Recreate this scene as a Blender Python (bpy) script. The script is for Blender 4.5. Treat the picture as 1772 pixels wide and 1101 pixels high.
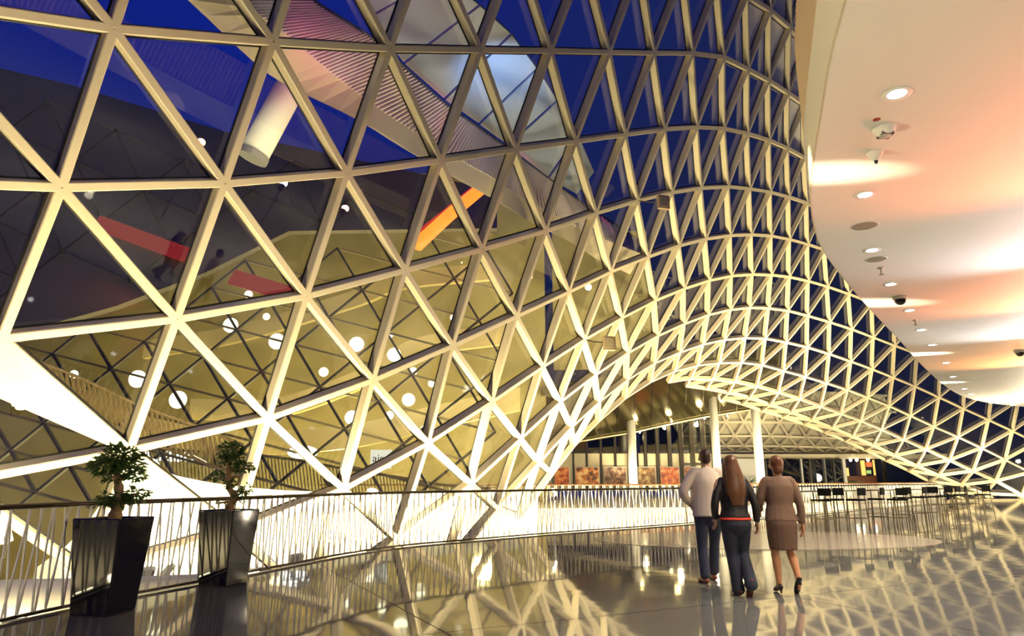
import bpy, bmesh, math, random
from mathutils import Vector, Matrix, Quaternion
random.seed(7)
SC = bpy.context.scene
COL = SC.collection
for o in list(bpy.data.objects): bpy.data.objects.remove(o)

# ------------------------------------------------------------------ camera, sky, exposure
FPX, CX, CY, EYE = 1181.0, 886.0, 550.5, 1.33
PITCH = math.atan((830.0 - CY) / FPX)
cam_d = bpy.data.cameras.new('camera'); cam = bpy.data.objects.new('camera', cam_d); COL.objects.link(cam)
cam_d.sensor_width = 36.0; cam_d.lens = 36.0 * FPX / 1772.0; cam_d.clip_end = 400
cam.location = (0, 0, EYE); cam.rotation_euler = (math.pi/2 + PITCH, 0, 0)
SC.camera = cam
SC.view_settings.view_transform = 'Standard'; SC.view_settings.look = 'None'
SC.view_settings.exposure = 0.25; SC.view_settings.gamma = 1.0; SC.view_settings.use_curve_mapping = False
SC.cycles.max_bounces = 7; SC.cycles.transparent_max_bounces = 24; SC.cycles.glossy_bounces = 4
SC.cycles.diffuse_bounces = 3; SC.cycles.caustics_reflective = False; SC.cycles.caustics_refractive = False
SC.cycles.sample_clamp_indirect = 6.0

w = bpy.data.worlds.new('dusk_sky'); SC.world = w; w.use_nodes = True
nt = w.node_tree; nt.nodes.clear()
tc = nt.nodes.new('ShaderNodeTexCoord'); sx = nt.nodes.new('ShaderNodeSeparateXYZ')
rp = nt.nodes.new('ShaderNodeValToRGB'); bg = nt.nodes.new('ShaderNodeBackground'); wo = nt.nodes.new('ShaderNodeOutputWorld')
nt.links.new(tc.outputs['Generated'], sx.inputs[0]); nt.links.new(sx.outputs['Z'], rp.inputs[0])
mr = nt.nodes.new('ShaderNodeMapRange'); mr.inputs[1].default_value = -0.35; mr.inputs[2].default_value = 0.35
dm = nt.nodes.new('ShaderNodeMix'); dm.data_type = 'RGBA'; dm.blend_type = 'MIX'
r2 = nt.nodes.new('ShaderNodeValToRGB'); r2.color_ramp.elements[0].color = (0.010,0.011,0.024,1); r2.color_ramp.elements[1].position = 0.7; r2.color_ramp.elements[1].color = (0.010,0.018,0.085,1)
nt.links.new(sx.outputs['Z'], r2.inputs[0]); nt.links.new(sx.outputs['X'], mr.inputs[0]); nt.links.new(mr.outputs[0], dm.inputs[0])
nt.links.new(rp.outputs[0], dm.inputs[6]); nt.links.new(r2.outputs[0], dm.inputs[7]); nt.links.new(dm.outputs[2], bg.inputs[0]); nt.links.new(bg.outputs[0], wo.inputs[0])
rp.color_ramp.elements[0].position = 0.0; rp.color_ramp.elements[0].color = (0.012, 0.013, 0.028, 1)
rp.color_ramp.elements[1].position = 0.62; rp.color_ramp.elements[1].color = (0.004, 0.014, 0.24, 1)
e = rp.color_ramp.elements.new(0.24); e.color = (0.012, 0.017, 0.065, 1)
e = rp.color_ramp.elements.new(0.45); e.color = (0.004, 0.014, 0.19, 1)
bg.inputs[1].default_value = 1.0

def ray(u, v):
    x, y = (u - CX) / FPX, (v - CY) / FPX
    c, s = math.cos(PITCH), math.sin(PITCH)
    return Vector((x, c + y * s, s - y * c))
def at_z(u, v, z):
    d = ray(u, v); return Vector((0, 0, EYE)) + d * ((z - EYE) / d.z)
def at_y(u, v, y):
    d = ray(u, v); return Vector((0, 0, EYE)) + d * (y / d.y)
def proj(p):
    q = Vector(p) - Vector((0, 0, EYE)); c, s = math.cos(PITCH), math.sin(PITCH)
    zf = q.y * c + q.z * s
    if zf <= 0.1: return None
    return (CX + FPX * q.x / zf, CY - FPX * (q.z * c - q.y * s) / zf, zf)

# ------------------------------------------------------------------ materials
MATS = {}
def mat(name, col, rough=0.5, metal=0.0, var=0.06, scale=8.0, bump=0.0, bscale=20.0, emit=None, estr=0.0, ior=1.5, stretch=None, coat=0.0):
    if name in MATS: return MATS[name]
    m = bpy.data.materials.new(name); m.use_nodes = True
    nt = m.node_tree; b = nt.nodes['Principled BSDF']
    b.inputs['Roughness'].default_value = rough; b.inputs['Metallic'].default_value = metal
    b.inputs['IOR'].default_value = ior; b.inputs['Coat Weight'].default_value = coat
    tc = nt.nodes.new('ShaderNodeTexCoord'); mp = nt.nodes.new('ShaderNodeMapping')
    nt.links.new(tc.outputs['Object'], mp.inputs[0])
    if stretch: mp.inputs['Scale'].default_value = stretch
    nz = nt.nodes.new('ShaderNodeTexNoise'); nz.inputs['Scale'].default_value = scale; nz.inputs['Detail'].default_value = 4
    nt.links.new(mp.outputs[0], nz.inputs['Vector'])
    mx = nt.nodes.new('ShaderNodeMix'); mx.data_type = 'RGBA'
    mx.inputs[6].default_value = tuple(c * (1 - var) for c in col) + (1,)
    mx.inputs[7].default_value = tuple(min(1, c * (1 + var)) for c in col) + (1,)
    nt.links.new(nz.outputs['Fac'], mx.inputs[0]); nt.links.new(mx.outputs[2], b.inputs['Base Color'])
    if bump:
        bp = nt.nodes.new('ShaderNodeBump'); n2 = nt.nodes.new('ShaderNodeTexNoise'); n2.inputs['Scale'].default_value = bscale
        nt.links.new(mp.outputs[0], n2.inputs['Vector'])
        bp.inputs['Strength'].default_value = bump; nt.links.new(n2.outputs['Fac'], bp.inputs['Height'])
        nt.links.new(bp.outputs[0], b.inputs['Normal'])
    if emit:
        b.inputs['Emission Color'].default_value = tuple(emit) + (1,); b.inputs['Emission Strength'].default_value = estr
    MATS[name] = m; return m

def glass_mat(name, tint, f0=0.045, rough=0.0, base=0.0):
    m = bpy.data.materials.new(name); m.use_nodes = True; nt = m.node_tree; nt.nodes.clear()
    out = nt.nodes.new('ShaderNodeOutputMaterial'); tr = nt.nodes.new('ShaderNodeBsdfTransparent'); gl = nt.nodes.new('ShaderNodeBsdfGlossy')
    lw = nt.nodes.new('ShaderNodeLayerWeight'); lw.inputs['Blend'].default_value = 0.5; mx = nt.nodes.new('ShaderNodeMixShader')
    tr.inputs[0].default_value = tint + (1,); gl.inputs['Roughness'].default_value = rough
    gl.inputs[0].default_value = (0.95, 0.95, 0.95, 1)
    pw = nt.nodes.new('ShaderNodeMath'); pw.operation = 'POWER'; pw.inputs[1].default_value = 5.0
    ad = nt.nodes.new('ShaderNodeMath'); ad.operation = 'MULTIPLY_ADD'; ad.use_clamp = True; ad.inputs[1].default_value = 0.85; ad.inputs[2].default_value = f0 + base
    nt.links.new(lw.outputs['Facing'], pw.inputs[0]); nt.links.new(pw.outputs[0], ad.inputs[0]); nt.links.new(ad.outputs[0], mx.inputs[0])
    nt.links.new(tr.outputs[0], mx.inputs[1]); nt.links.new(gl.outputs[0], mx.inputs[2]); nt.links.new(mx.outputs[0], out.inputs[0])
    MATS[name] = m; return m

def emis(name, col, s): return mat(name, (0.04, 0.04, 0.04), 0.4, emit=col, estr=s, var=0.0)

STEEL = mat('cream_painted_steel', (0.70, 0.62, 0.45), 0.42, var=0.05, scale=3)
PANE = glass_mat('clear_glass', (0.91, 0.93, 0.93), 0.05, 0.0, 0.03)
SILVER = mat('silver_panel', (0.88, 0.87, 0.83), 0.5, metal=0.0, var=0.05, scale=1.5)
WHITE = mat('white_paint', (0.86, 0.84, 0.78), 0.55, var=0.03)
CEIL = mat('white_ceiling_plaster', (0.84, 0.80, 0.74), 0.6, var=0.02, scale=1.0)
CREAM = mat('cream_paint', (0.80, 0.71, 0.50), 0.5, var=0.03)
DARKMETAL = mat('dark_metal', (0.035, 0.028, 0.02), 0.35, metal=0.5)
BLACKGLOSS = mat('black_gloss_lacquer', (0.006, 0.006, 0.007), 0.06, var=0.1, bump=0.02, bscale=3, coat=0.6)
BLACK = mat('black_plastic', (0.012, 0.012, 0.013), 0.45)
RAILWHITE = mat('white_rod', (0.85, 0.82, 0.74), 0.4, var=0.03)
def floor_mat():
    m = mat('polished_grey_terrazzo', (0.17, 0.165, 0.15), 0.045, ior=2.2, var=0.25, scale=60, bump=0.0)
    nt = m.node_tree; b = nt.nodes['Principled BSDF']
    tc = nt.nodes.new('ShaderNodeTexCoord'); n2 = nt.nodes.new('ShaderNodeTexNoise'); n2.inputs['Scale'].default_value = 1.6; n2.inputs['Detail'].default_value = 1.0
    bp = nt.nodes.new('ShaderNodeBump'); bp.inputs['Strength'].default_value = 0.05; bp.inputs['Distance'].default_value = 0.03
    nt.links.new(tc.outputs['Object'], n2.inputs['Vector']); nt.links.new(n2.outputs['Fac'], bp.inputs['Height']); nt.links.new(bp.outputs[0], b.inputs['Normal'])
    return m
TERRAZZO = floor_mat()

# ------------------------------------------------------------------ mesh helpers
class MB:
    def __init__(self): self.v = []; self.f = []; self.mi = []; self.cur = 0
    def add(self, vs, fs):
        n = len(self.v); self.v += [tuple(p) for p in vs]; self.f += [tuple(i + n for i in q) for q in fs]; self.mi += [self.cur] * len(fs)
    def box(self, c, s, rz=0.0):
        x, y, z = (k / 2 for k in s); ca, sa = math.cos(rz), math.sin(rz)
        vs = [(c[0] + a*x*ca - b*y*sa, c[1] + a*x*sa + b*y*ca, c[2] + d*z) for d in (-1, 1) for a, b in ((-1,-1),(1,-1),(1,1),(-1,1))]
        self.add(vs, [(3,2,1,0),(4,5,6,7),(0,1,5,4),(1,2,6,5),(2,3,7,6),(3,0,4,7)])
    def bar(self, a, b, wd, dp, up, off=0.0):
        a, b, up = Vector(a), Vector(b), Vector(up); d = (b - a).normalized()
        s = d.cross(up); s = s.normalized() if s.length > 1e-6 else Vector((1,0,0)); n = s.cross(d).normalized()
        vs = []
        for p in (a, b):
            for x, y in ((-1, 0), (1, 0), (1, 1), (-1, 1)): vs.append(p + s * (x * wd / 2) - n * (y * dp + off))
        self.add(vs, [(0,1,2,3)[::-1], (4,5,6,7), (0,4,5,1)[::-1], (1,5,6,2)[::-1], (2,6,7,3)[::-1], (3,7,4,0)[::-1]])
    def tube(self, pts, r, n=8, caps=True, ell=None, side=None):
        pts = [Vector(p) for p in pts]; m = len(pts)
        rs = r if isinstance(r, (list, tuple)) else [r] * m
        base = len(self.v); ref = Vector(side) if side else None
        for i, p in enumerate(pts):
            d = (pts[min(i+1, m-1)] - pts[max(i-1, 0)]).normalized()
            if ref is None: ref = Vector((0,0,1)) if abs(d.z) < 0.9 else Vector((1,0,0))
            x = (ref - d * ref.dot(d)).normalized(); y = d.cross(x); ref = x if side is None else ref
            rr = rs[i]; ra, rb = rr if isinstance(rr, tuple) else (rr, rr)
            for k in range(n):
                t = 2 * math.pi * k / n; self.v.append(tuple(p + x * (ra * math.cos(t)) + y * (rb * math.sin(t))))
        for i in range(m - 1):
            for k in range(n):
                a, b = base + i*n + k, base + i*n + (k+1) % n
                self.f.append((a, b, b + n, a + n)); self.mi.append(self.cur)
        if caps:
            self.f.append(tuple(base + k for k in range(n))[::-1]); self.f.append(tuple(base + (m-1)*n + k for k in range(n))); self.mi += [self.cur]*2
    def lathe(self, prof, c=(0,0,0), n=20):
        base = len(self.v); m = len(prof)
        for r, z in prof:
            for k in range(n):
                t = 2*math.pi*k/n; self.v.append((c[0] + r*math.cos(t), c[1] + r*math.sin(t), c[2] + z))
        for i in range(m-1):
            for k in range(n):
                a, b = base+i*n+k, base+i*n+(k+1)%n
                self.f.append((a, b, b+n, a+n)); self.mi.append(self.cur)
        self.f.append(tuple(base+k for k in range(n))[::-1]); self.f.append(tuple(base+(m-1)*n+k for k in range(n))); self.mi += [self.cur]*2
    def ell(self, c, r, nu=12, nv=8):
        prof = []
        base = len(self.v)
        for i in range(1, nv):
            a = math.pi*i/nv
            for k in range(nu):
                t = 2*math.pi*k/nu
                self.v.append((c[0]+r[0]*math.sin(a)*math.cos(t), c[1]+r[1]*math.sin(a)*math.sin(t), c[2]-r[2]*math.cos(a)))
        self.v.append((c[0],c[1],c[2]-r[2])); self.v.append((c[0],c[1],c[2]+r[2])); bo, tp = len(self.v)-2, len(self.v)-1
        fs = []
        for i in range(nv-2):
            for k in range(nu):
                a, b = base+i*nu+k, base+i*nu+(k+1)%nu; fs.append((a,b,b+nu,a+nu))
        for k in range(nu):
            fs.append((bo, base+(k+1)%nu, base+k)); l = base+(nv-2)*nu; fs.append((tp, l+k, l+(k+1)%nu))
        self.f += fs; self.mi += [self.cur]*len(fs)
    def strip(self, A, B, th=0.0, nrm=None):
        """surface lofted between polylines A and B, given a thickness along nrm"""
        n = len(A)
        if not th:
            self.add(list(A) + list(B), [(i, i+1, n+i+1, n+i) for i in range(n-1)]); return
        o = Vector(nrm) * th
        vs = list(A) + list(B) + [Vector(p)+o for p in A] + [Vector(p)+o for p in B]
        fs = []
        for i in range(n-1):
            fs += [(i,i+1,n+i+1,n+i), (2*n+i,3*n+i,3*n+i+1,2*n+i+1), (i,2*n+i,2*n+i+1,i+1), (n+i,n+i+1,3*n+i+1,3*n+i)]
        fs += [(0,n,3*n,2*n), (n-1,3*n-1,4*n-1,2*n-1)]
        self.add(vs, fs)
    def build(self, name, m, parent=None, smooth=False, kind=None, off=None):
        me = bpy.data.meshes.new(name)
        vs = [(a-off[0], b-off[1], c-off[2]) for a,b,c in self.v] if off is not None else self.v
        me.from_pydata(vs, [], self.f); me.update()
        for mm in (m if isinstance(m, (list, tuple)) else [m]): me.materials.append(mm)
        if max(self.mi, default=0): me.polygons.foreach_set('material_index', self.mi)
        if smooth: me.polygons.foreach_set('use_smooth', [True]*len(me.polygons))
        o = bpy.data.objects.new(name, me); COL.objects.link(o)
        if off is not None: o.location = off
        if parent: o.parent = parent
        if kind: o['kind'] = kind
        return o
def fixn(o):
    bm = bmesh.new(); bm.from_mesh(o.data); bmesh.ops.recalc_face_normals(bm, faces=bm.faces); bm.to_mesh(o.data); bm.free(); return o
def tag(o, label=None, cat=None, group=None, kind=None):
    if label: o['label'] = label
    if cat: o['category'] = cat
    if group: o['group'] = group
    if kind: o['kind'] = kind
    return o
def thing(name, label, cat, loc=(0,0,0), rz=0.0, group=None):
    o = bpy.data.objects.new(name, None); COL.objects.link(o); o.empty_display_size = 0.2
    o.location = loc; o.rotation_euler = (0,0,rz); return tag(o, label, cat, group)
def dup(root, loc, rz, label=None):
    r = root.copy(); COL.objects.link(r); r.location = loc; r.rotation_euler = (0,0,rz)
    if label: r['label'] = label
    for ch in root.children:
        c = ch.copy(); COL.objects.link(c); c.parent = r
        for g in ch.children:
            d = g.copy(); COL.objects.link(d); d.parent = c
    return r
_unit = {}
def unit_bar(m):
    if m.name not in _unit:
        b = MB(); b.box((0,0,0.5), (1,1,1)); me = bpy.data.meshes.new('bar_' + m.name); me.from_pydata(b.v, [], b.f); me.materials.append(m); _unit[m.name] = me
    return _unit[m.name]
def place_bar(name, a, b, wd, dp, m, parent, up=(0,-1,0)):
    a, b = Vector(a), Vector(b); d = b - a; L = d.length; z = d / L
    x = Vector(up).cross(z); x = x.normalized() if x.length > 1e-4 else Vector((1,0,0)); y = z.cross(x)
    M = Matrix(((x.x*wd, y.x*dp, z.x*L, a.x), (x.y*wd, y.y*dp, z.y*L, a.y), (x.z*wd, y.z*dp, z.z*L, a.z), (0,0,0,1)))
    o = bpy.data.objects.new(name, unit_bar(m)); COL.objects.link(o); o.parent = parent; o.matrix_world = M
    if parent: o.matrix_basis = M
    return o
def lamp(name, kind, loc, energy, col, aim=None, size=0.1, spot=60, blend=0.5, parent=None, sy=None):
    l = bpy.data.lights.new(name, kind); l.energy = energy; l.color = col
    if kind == 'AREA':
        l.size = size
        if sy: l.shape = 'RECTANGLE'; l.size_y = sy
    else: l.shadow_soft_size = size
    if kind == 'SPOT': l.spot_size = math.radians(spot); l.spot_blend = blend
    o = bpy.data.objects.new(name, l); COL.objects.link(o); o.location = loc
    if aim is not None: o.rotation_euler = (Vector(aim) - Vector(loc)).to_track_quat('-Z', 'Y').to_euler()
    if parent: o.parent = parent
    return o
ORD = ['first','second','third','fourth','fifth','sixth','seventh','eighth','ninth','tenth','eleventh','twelfth','thirteenth','fourteenth','fifteenth','sixteenth','seventeenth','eighteenth','nineteenth','twentieth','twenty-first','twenty-second','twenty-third','twenty-fourth','twenty-fifth','twenty-sixth']
def catmull(pts, n):
    pts = [Vector(p) for p in pts]; out = []
    P = [2*pts[0]-pts[1]] + pts + [2*pts[-1]-pts[-2]]
    for i in range(1, len(P)-2):
        for k in range(n):
            t = k/n; a,b,c,d = P[i-1],P[i],P[i+1],P[i+2]
            out.append(0.5*((2*b)+(c-a)*t+(2*a-5*b+4*c-d)*t*t+(3*b-a-3*c+d)*t**3))
    out.append(pts[-1]); return out
def resample(pts, step):
    out = [Vector(pts[0])]; acc = 0.0
    for a, b in zip(pts, pts[1:]):
        L = (b-a).length; t = step - acc
        while t <= L: out.append(a + (b-a)*(t/L)); t += step
        acc = L - (t - step)
    return out

# ------------------------------------------------------------------ large lights
WARM = (1.0, 0.82, 0.44)
# ------------------------------------------------------------------ glass gridshell
SHELL = "-2,11,8.81,19.52,19.36;-2,12,10.31,21.24,20.17;-2,13,11.83,23.02,20.85;-1,0,-7.81,4.57,7.83;-1,1,-6.31,6.19,8.46;-1,2,-4.76,7.66,9.30;-1,3,-3.12,9.12,10.26;-1,4,-1.50,10.69,11.12;-1,5,0.17,12.12,12.17;-1,6,1.76,13.59,13.21;-1,7,3.37,15.05,14.29;-1,8,4.93,16.62,15.30;-1,9,6.44,18.25,16.27;-1,10,7.97,19.88,17.21;-1,11,9.46,21.62,17.98;-1,12,10.97,23.43,18.60;-1,13,12.47,25.30,19.13;-1,14,13.99,27.18,19.60;0,-1,-8.50,4.96,5.95;0,0,-6.95,6.55,6.58;0,1,-5.39,8.10,7.28;0,2,-3.80,9.58,8.13;0,3,-2.22,11.06,9.04;0,4,-0.63,12.53,10.03;0,5,0.93,14.02,11.04;0,6,2.54,15.54,12.05;0,7,4.05,17.08,13.09;0,8,5.61,18.62,14.14;0,9,7.13,20.23,15.10;0,10,8.61,22.01,15.81;0,11,10.08,23.79,16.49;0,12,11.60,25.60,17.06;0,13,13.12,27.43,17.60;0,14,14.61,29.26,18.05;0,15,16.10,31.10,18.46;1,-1,-7.64,7.07,4.61;1,0,-6.11,8.61,5.19;1,1,-4.57,10.09,5.92;1,2,-3.01,11.56,6.79;1,3,-1.46,13.03,7.77;1,4,0.11,14.52,8.79;1,5,1.66,16.05,9.80;1,6,3.23,17.60,10.83;1,7,4.74,19.16,11.85;1,8,6.23,20.77,12.81;1,9,7.70,22.44,13.68;1,10,9.21,24.17,14.42;1,11,10.75,25.92,15.06;1,12,12.26,27.70,15.62;1,13,13.81,29.49,16.06;1,14,15.38,31.25,16.46;1,15,16.95,33.01,16.83;2,-2,-8.46,7.66,2.63;2,-1,-6.94,9.11,3.19;2,0,-5.33,10.58,3.81;2,1,-3.75,12.06,4.59;2,2,-2.20,13.54,5.55;2,3,-0.68,15.05,6.53;2,4,0.89,16.58,7.56;2,5,2.40,18.10,8.66;2,6,3.90,19.67,9.71;2,7,5.38,21.27,10.68;2,8,6.86,22.91,11.57;2,9,8.41,24.57,12.37;2,10,9.90,26.30,13.05;2,11,11.44,28.02,13.66;2,12,13.00,29.75,14.18;2,13,14.61,31.45,14.60;2,14,16.23,33.19,14.91;2,15,17.84,34.91,15.18;3,-2,-7.69,9.68,1.27;3,-1,-6.09,11.08,1.77;3,0,-4.44,12.56,2.41;3,1,-2.86,14.05,3.33;3,2,-1.36,15.57,4.35;3,3,0.14,17.10,5.42;3,4,1.63,18.65,6.50;3,5,3.08,20.21,7.58;3,6,4.58,21.79,8.59;3,7,6.07,23.39,9.55;3,8,7.54,25.04,10.40;3,9,9.07,26.69,11.15;3,10,10.57,28.39,11.81;3,11,12.12,30.08,12.37;3,12,13.70,31.78,12.81;3,13,15.33,33.43,13.14;3,14,16.97,35.08,13.41;3,15,18.73,36.63,13.55;3,16,20.60,38.01,13.55;4,-2,-6.82,11.62,-0.18;4,-1,-5.06,13.08,0.38;4,0,-3.47,14.58,1.13;4,1,-1.93,16.10,2.15;4,2,-0.50,17.65,3.28;4,3,0.90,19.21,4.45;4,4,2.28,20.79,5.56;4,5,3.72,22.36,6.62;4,6,5.22,23.93,7.64;4,7,6.72,25.53,8.54;4,8,8.20,27.16,9.35;4,9,9.69,28.82,10.05;4,10,11.23,30.48,10.62;4,11,12.78,32.15,11.10;4,12,14.35,33.80,11.49;4,13,16.03,35.38,11.73;4,14,17.75,36.87,11.85;4,15,19.61,38.26,11.80;4,16,21.56,39.49,11.59;4,17,23.52,40.64,11.32;4,18,25.49,41.72,11.04;4,19,27.46,42.66,10.77;4,20,29.50,43.39,10.29;5,-2,-5.71,13.56,-1.80;5,-1,-4.13,15.06,-1.13;5,0,-2.63,16.59,-0.04;5,1,-1.02,18.21,1.21;5,2,0.27,19.79,2.46;5,3,1.54,21.38,3.69;5,4,2.86,22.97,4.78;5,5,4.26,24.55,5.83;5,6,5.72,26.13,6.79;5,7,7.21,27.73,7.64;5,8,8.71,29.34,8.41;5,9,10.24,30.97,9.05;5,10,11.75,32.61,9.56;5,11,13.30,34.24,9.94;5,12,14.95,35.82,10.19;5,13,16.67,37.33,10.27;5,14,18.53,38.71,10.22;5,15,20.41,40.00,10.08;5,16,22.30,41.21,9.83;5,17,24.22,42.38,9.54;5,18,26.18,43.38,9.18;5,19,28.15,44.25,8.72;5,20,30.22,45.01,8.03;5,21,32.37,45.72,7.26;5,22,34.51,46.44,6.55;5,23,36.57,47.20,5.91;5,24,38.64,47.91,5.24;5,25,40.78,48.50,4.27;6,-1,-3.20,17.04,-2.47;6,0,-1.68,18.71,-0.96;6,1,-0.38,20.38,0.50;6,2,0.89,22.00,1.86;6,3,2.08,23.61,3.08;6,4,3.25,25.23,4.11;6,5,4.59,26.81,5.16;6,6,6.02,28.39,6.09;6,7,7.53,29.99,6.85;6,8,9.03,31.61,7.52;6,9,10.58,33.22,8.07;6,10,12.16,34.81,8.49;6,11,13.80,36.37,8.77;6,12,15.53,37.86,8.85;6,13,17.32,39.28,8.84;6,14,19.19,40.61,8.68;6,15,21.07,41.87,8.44;6,16,22.97,43.05,8.14;6,17,24.85,44.16,7.77;6,18,26.78,45.15,7.32;6,19,28.81,46.01,6.69;6,20,30.87,46.81,6.01;6,21,32.98,47.54,5.30;6,22,35.05,48.28,4.59;6,23,37.12,48.98,3.80;6,24,39.30,49.57,2.79;6,25,41.58,50.00,1.33;7,1,0.34,22.59,0.15;7,2,1.44,24.25,1.51;7,3,2.37,25.90,2.55;7,4,3.52,27.50,3.60;7,5,4.85,29.08,4.68;7,6,6.28,30.67,5.60;7,7,7.78,32.29,6.34;7,8,9.32,33.90,6.89;7,9,10.92,35.49,7.28;7,10,12.61,37.02,7.56;7,11,14.29,38.53,7.67;7,12,16.07,39.97,7.55;7,13,17.90,41.32,7.40;7,14,19.75,42.61,7.18;7,15,21.62,43.83,6.91;7,16,23.48,45.00,6.55;7,17,25.39,46.06,6.11;7,18,27.32,47.05,5.55;7,19,29.35,47.91,4.87;7,20,31.43,48.68,4.20;7,21,33.50,49.43,3.46;7,22,35.55,50.15,2.66;7,23,37.69,50.79,1.78;7,24,39.88,51.30,0.46;7,25,42.26,51.59,-1.60;8,7,8.01,34.60,6.12;8,8,9.54,36.24,6.53;8,9,11.19,37.81,6.72;8,10,12.91,39.31,6.79;8,11,14.68,40.76,6.71;8,12,16.49,42.14,6.52;8,13,18.32,43.47,6.27;8,14,20.18,44.72,5.92;8,15,22.04,45.92,5.57;8,16,23.89,47.06,5.19;8,17,25.78,48.11,4.68;8,18,27.76,49.06,4.04;8,19,29.76,49.92,3.37;8,20,31.84,50.69,2.62;8,21,33.92,51.42,1.85;8,22,35.97,52.14,1.13;8,23,38.13,52.72,0.11;8,24,40.40,53.14,-1.48;9,8,9.90,38.57,6.43;9,9,11.48,40.12,6.47;9,10,13.21,41.61,6.41;9,11,14.97,43.04,6.27;9,12,16.74,44.41,5.96;9,13,18.59,45.71,5.61;9,14,20.45,46.95,5.19;9,15,22.34,48.12,4.74;9,16,24.24,49.22,4.22;9,17,26.17,50.23,3.65;9,18,28.13,51.17,2.96;9,19,30.15,52.01,2.22;9,20,32.17,52.82,1.53;9,21,34.23,53.56,0.82;9,22,36.36,54.22,0.16;9,23,38.50,54.78,-0.93;10,10,13.49,43.94,6.30;10,11,15.24,45.33,6.12;10,12,17.00,46.69,5.81;10,13,18.89,47.95,5.49;10,14,20.82,49.15,5.08;10,15,22.73,50.30,4.61;10,16,24.67,51.37,4.04;10,17,26.60,52.38,3.41;10,18,28.57,53.30,2.67;10,19,30.63,54.12,1.92;10,20,32.64,54.94,1.07;10,21,34.57,55.75,0.22;10,22,36.59,56.44,-0.51"
NP = {}
for s in SHELL.split(';'):
    a = s.split(','); NP[(int(a[0]), int(a[1]))] = Vector((float(a[2]), float(a[3]), float(a[4])))
TRI = []
for (i, j) in NP:
    if (i,j+1) in NP and (i+1,j) in NP: TRI.append(((i,j),(i,j+1),(i+1,j)))
    if (i+1,j) in NP and (i+1,j-1) in NP: TRI.append(((i,j),(i+1,j),(i+1,j-1)))
NN = {k: Vector((0,0,0)) for k in NP}
for t in TRI:
    n = (NP[t[1]]-NP[t[0]]).cross(NP[t[2]]-NP[t[0]]).normalized()
    for k in t: NN[k] += n
EDG = set()
for t in TRI:
    for a, b in ((0,1),(1,2),(0,2)): EDG.add(tuple(sorted((t[a], t[b]))))
# inner side: downwards / towards the hall
ref = sum(NN.values(), Vector((0,0,0)))
sgn = 1.0 if (ref.dot(Vector((0.3,-0.6,-0.7)))) > 0 else -1.0
for k in NN: NN[k] = (NN[k] * sgn).normalized()
wall = bpy.data.objects.new('wall_left', None); COL.objects.link(wall)
tag(wall, 'sweeping triangulated glass gridshell of cream steel beams over the hall', kind='structure')
BW, BD, PO = 0.132, 0.235, 0.225
GASKET = mat('black_gasket', (0.006,0.006,0.006), 0.6)
def score(ps):
    q = [proj(p) for p in ps]
    if any(x is None for x in q): return 0
    c = [sum(x[k] for x in q)/len(q) for k in (0,1)]
    if not any(-20 < x[0] < 1792 and -20 < x[1] < 1121 for x in q): return 0
    return max(math.hypot(a[0]-b[0], a[1]-b[1]) for a in q for b in q)
es = sorted(EDG, key=lambda e: -score([NP[e[0]], NP[e[1]]]))
rest = MB()
for k, (a, b) in enumerate(es):
    m = MB() if k < 300 else rest
    up = (NN[a] + NN[b]).normalized()
    m.bar(NP[a], NP[b], BW, BD, up)
    m.cur = 1; m.bar(NP[a], NP[b], BW+0.05, 0.03, up, BD-0.035); m.cur = 0
    if k < 300:
        o = m.build('beam', [STEEL, GASKET], wall)
        md = o.modifiers.new('edge', 'BEVEL'); md.width = 0.018; md.segments = 1
rest.build('beam', [STEEL, GASKET], wall, kind='stuff')
ts = sorted(TRI, key=lambda t: -score([NP[k] for k in t]))
rest = MB(); rests = MB()
def pane(m, t):
    n = (NN[t[0]]+NN[t[1]]+NN[t[2]]).normalized(); c = (NP[t[0]]+NP[t[1]]+NP[t[2]])/3
    v = []
    for off in (PO, PO+0.02):
        for k in t:
            p = NP[k]; v.append(p + (c-p).normalized()*0.05 - NN[k]*off)
    m.add(v, [(0,1,2),(5,4,3),(0,3,4,1),(1,4,5,2),(2,5,3,0)])
for k, t in enumerate(ts):
    q = proj((NP[t[0]]+NP[t[1]]+NP[t[2]])/3)
    silver = q and t[0][0] <= 1 and q[0] > 1290 + (q[1]-20)*0.435 and q[1] < 240
    if k < 300:
        m = MB(); pane(m, t); m.build('metal_panel' if silver else 'pane', SILVER if silver else PANE, wall)
    else: pane(rests if silver else rest, t)
rest.build('pane', PANE, wall, kind='stuff')
if rests.v: rests.build('metal_panel', SILVER, wall, kind='stuff')

fin = MB(); n1, n2 = NP[(2,-1)], NP[(3,-1)]; n0 = NP[(2,-1)]*2 - NP[(3,-1)]
fa_, fb_, fc_ = at_y(-150,640,n0.y+0.3), at_y(0,690,n1.y), at_y(120,742,(n1.y+n2.y)/2)
fin.strip([n0,n1,n1.lerp(n2,0.5),n2],[fa_,fb_,fc_,n2+Vector((0,0,-0.06))],0.03,(0.3,0.8,-0.3))
fixn(fin.build('wedge_plate', mat('bright_white_plate',(0.9,0.87,0.78),0.5), wall))  # white wedge-shaped plate below the beam at the fold
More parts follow.
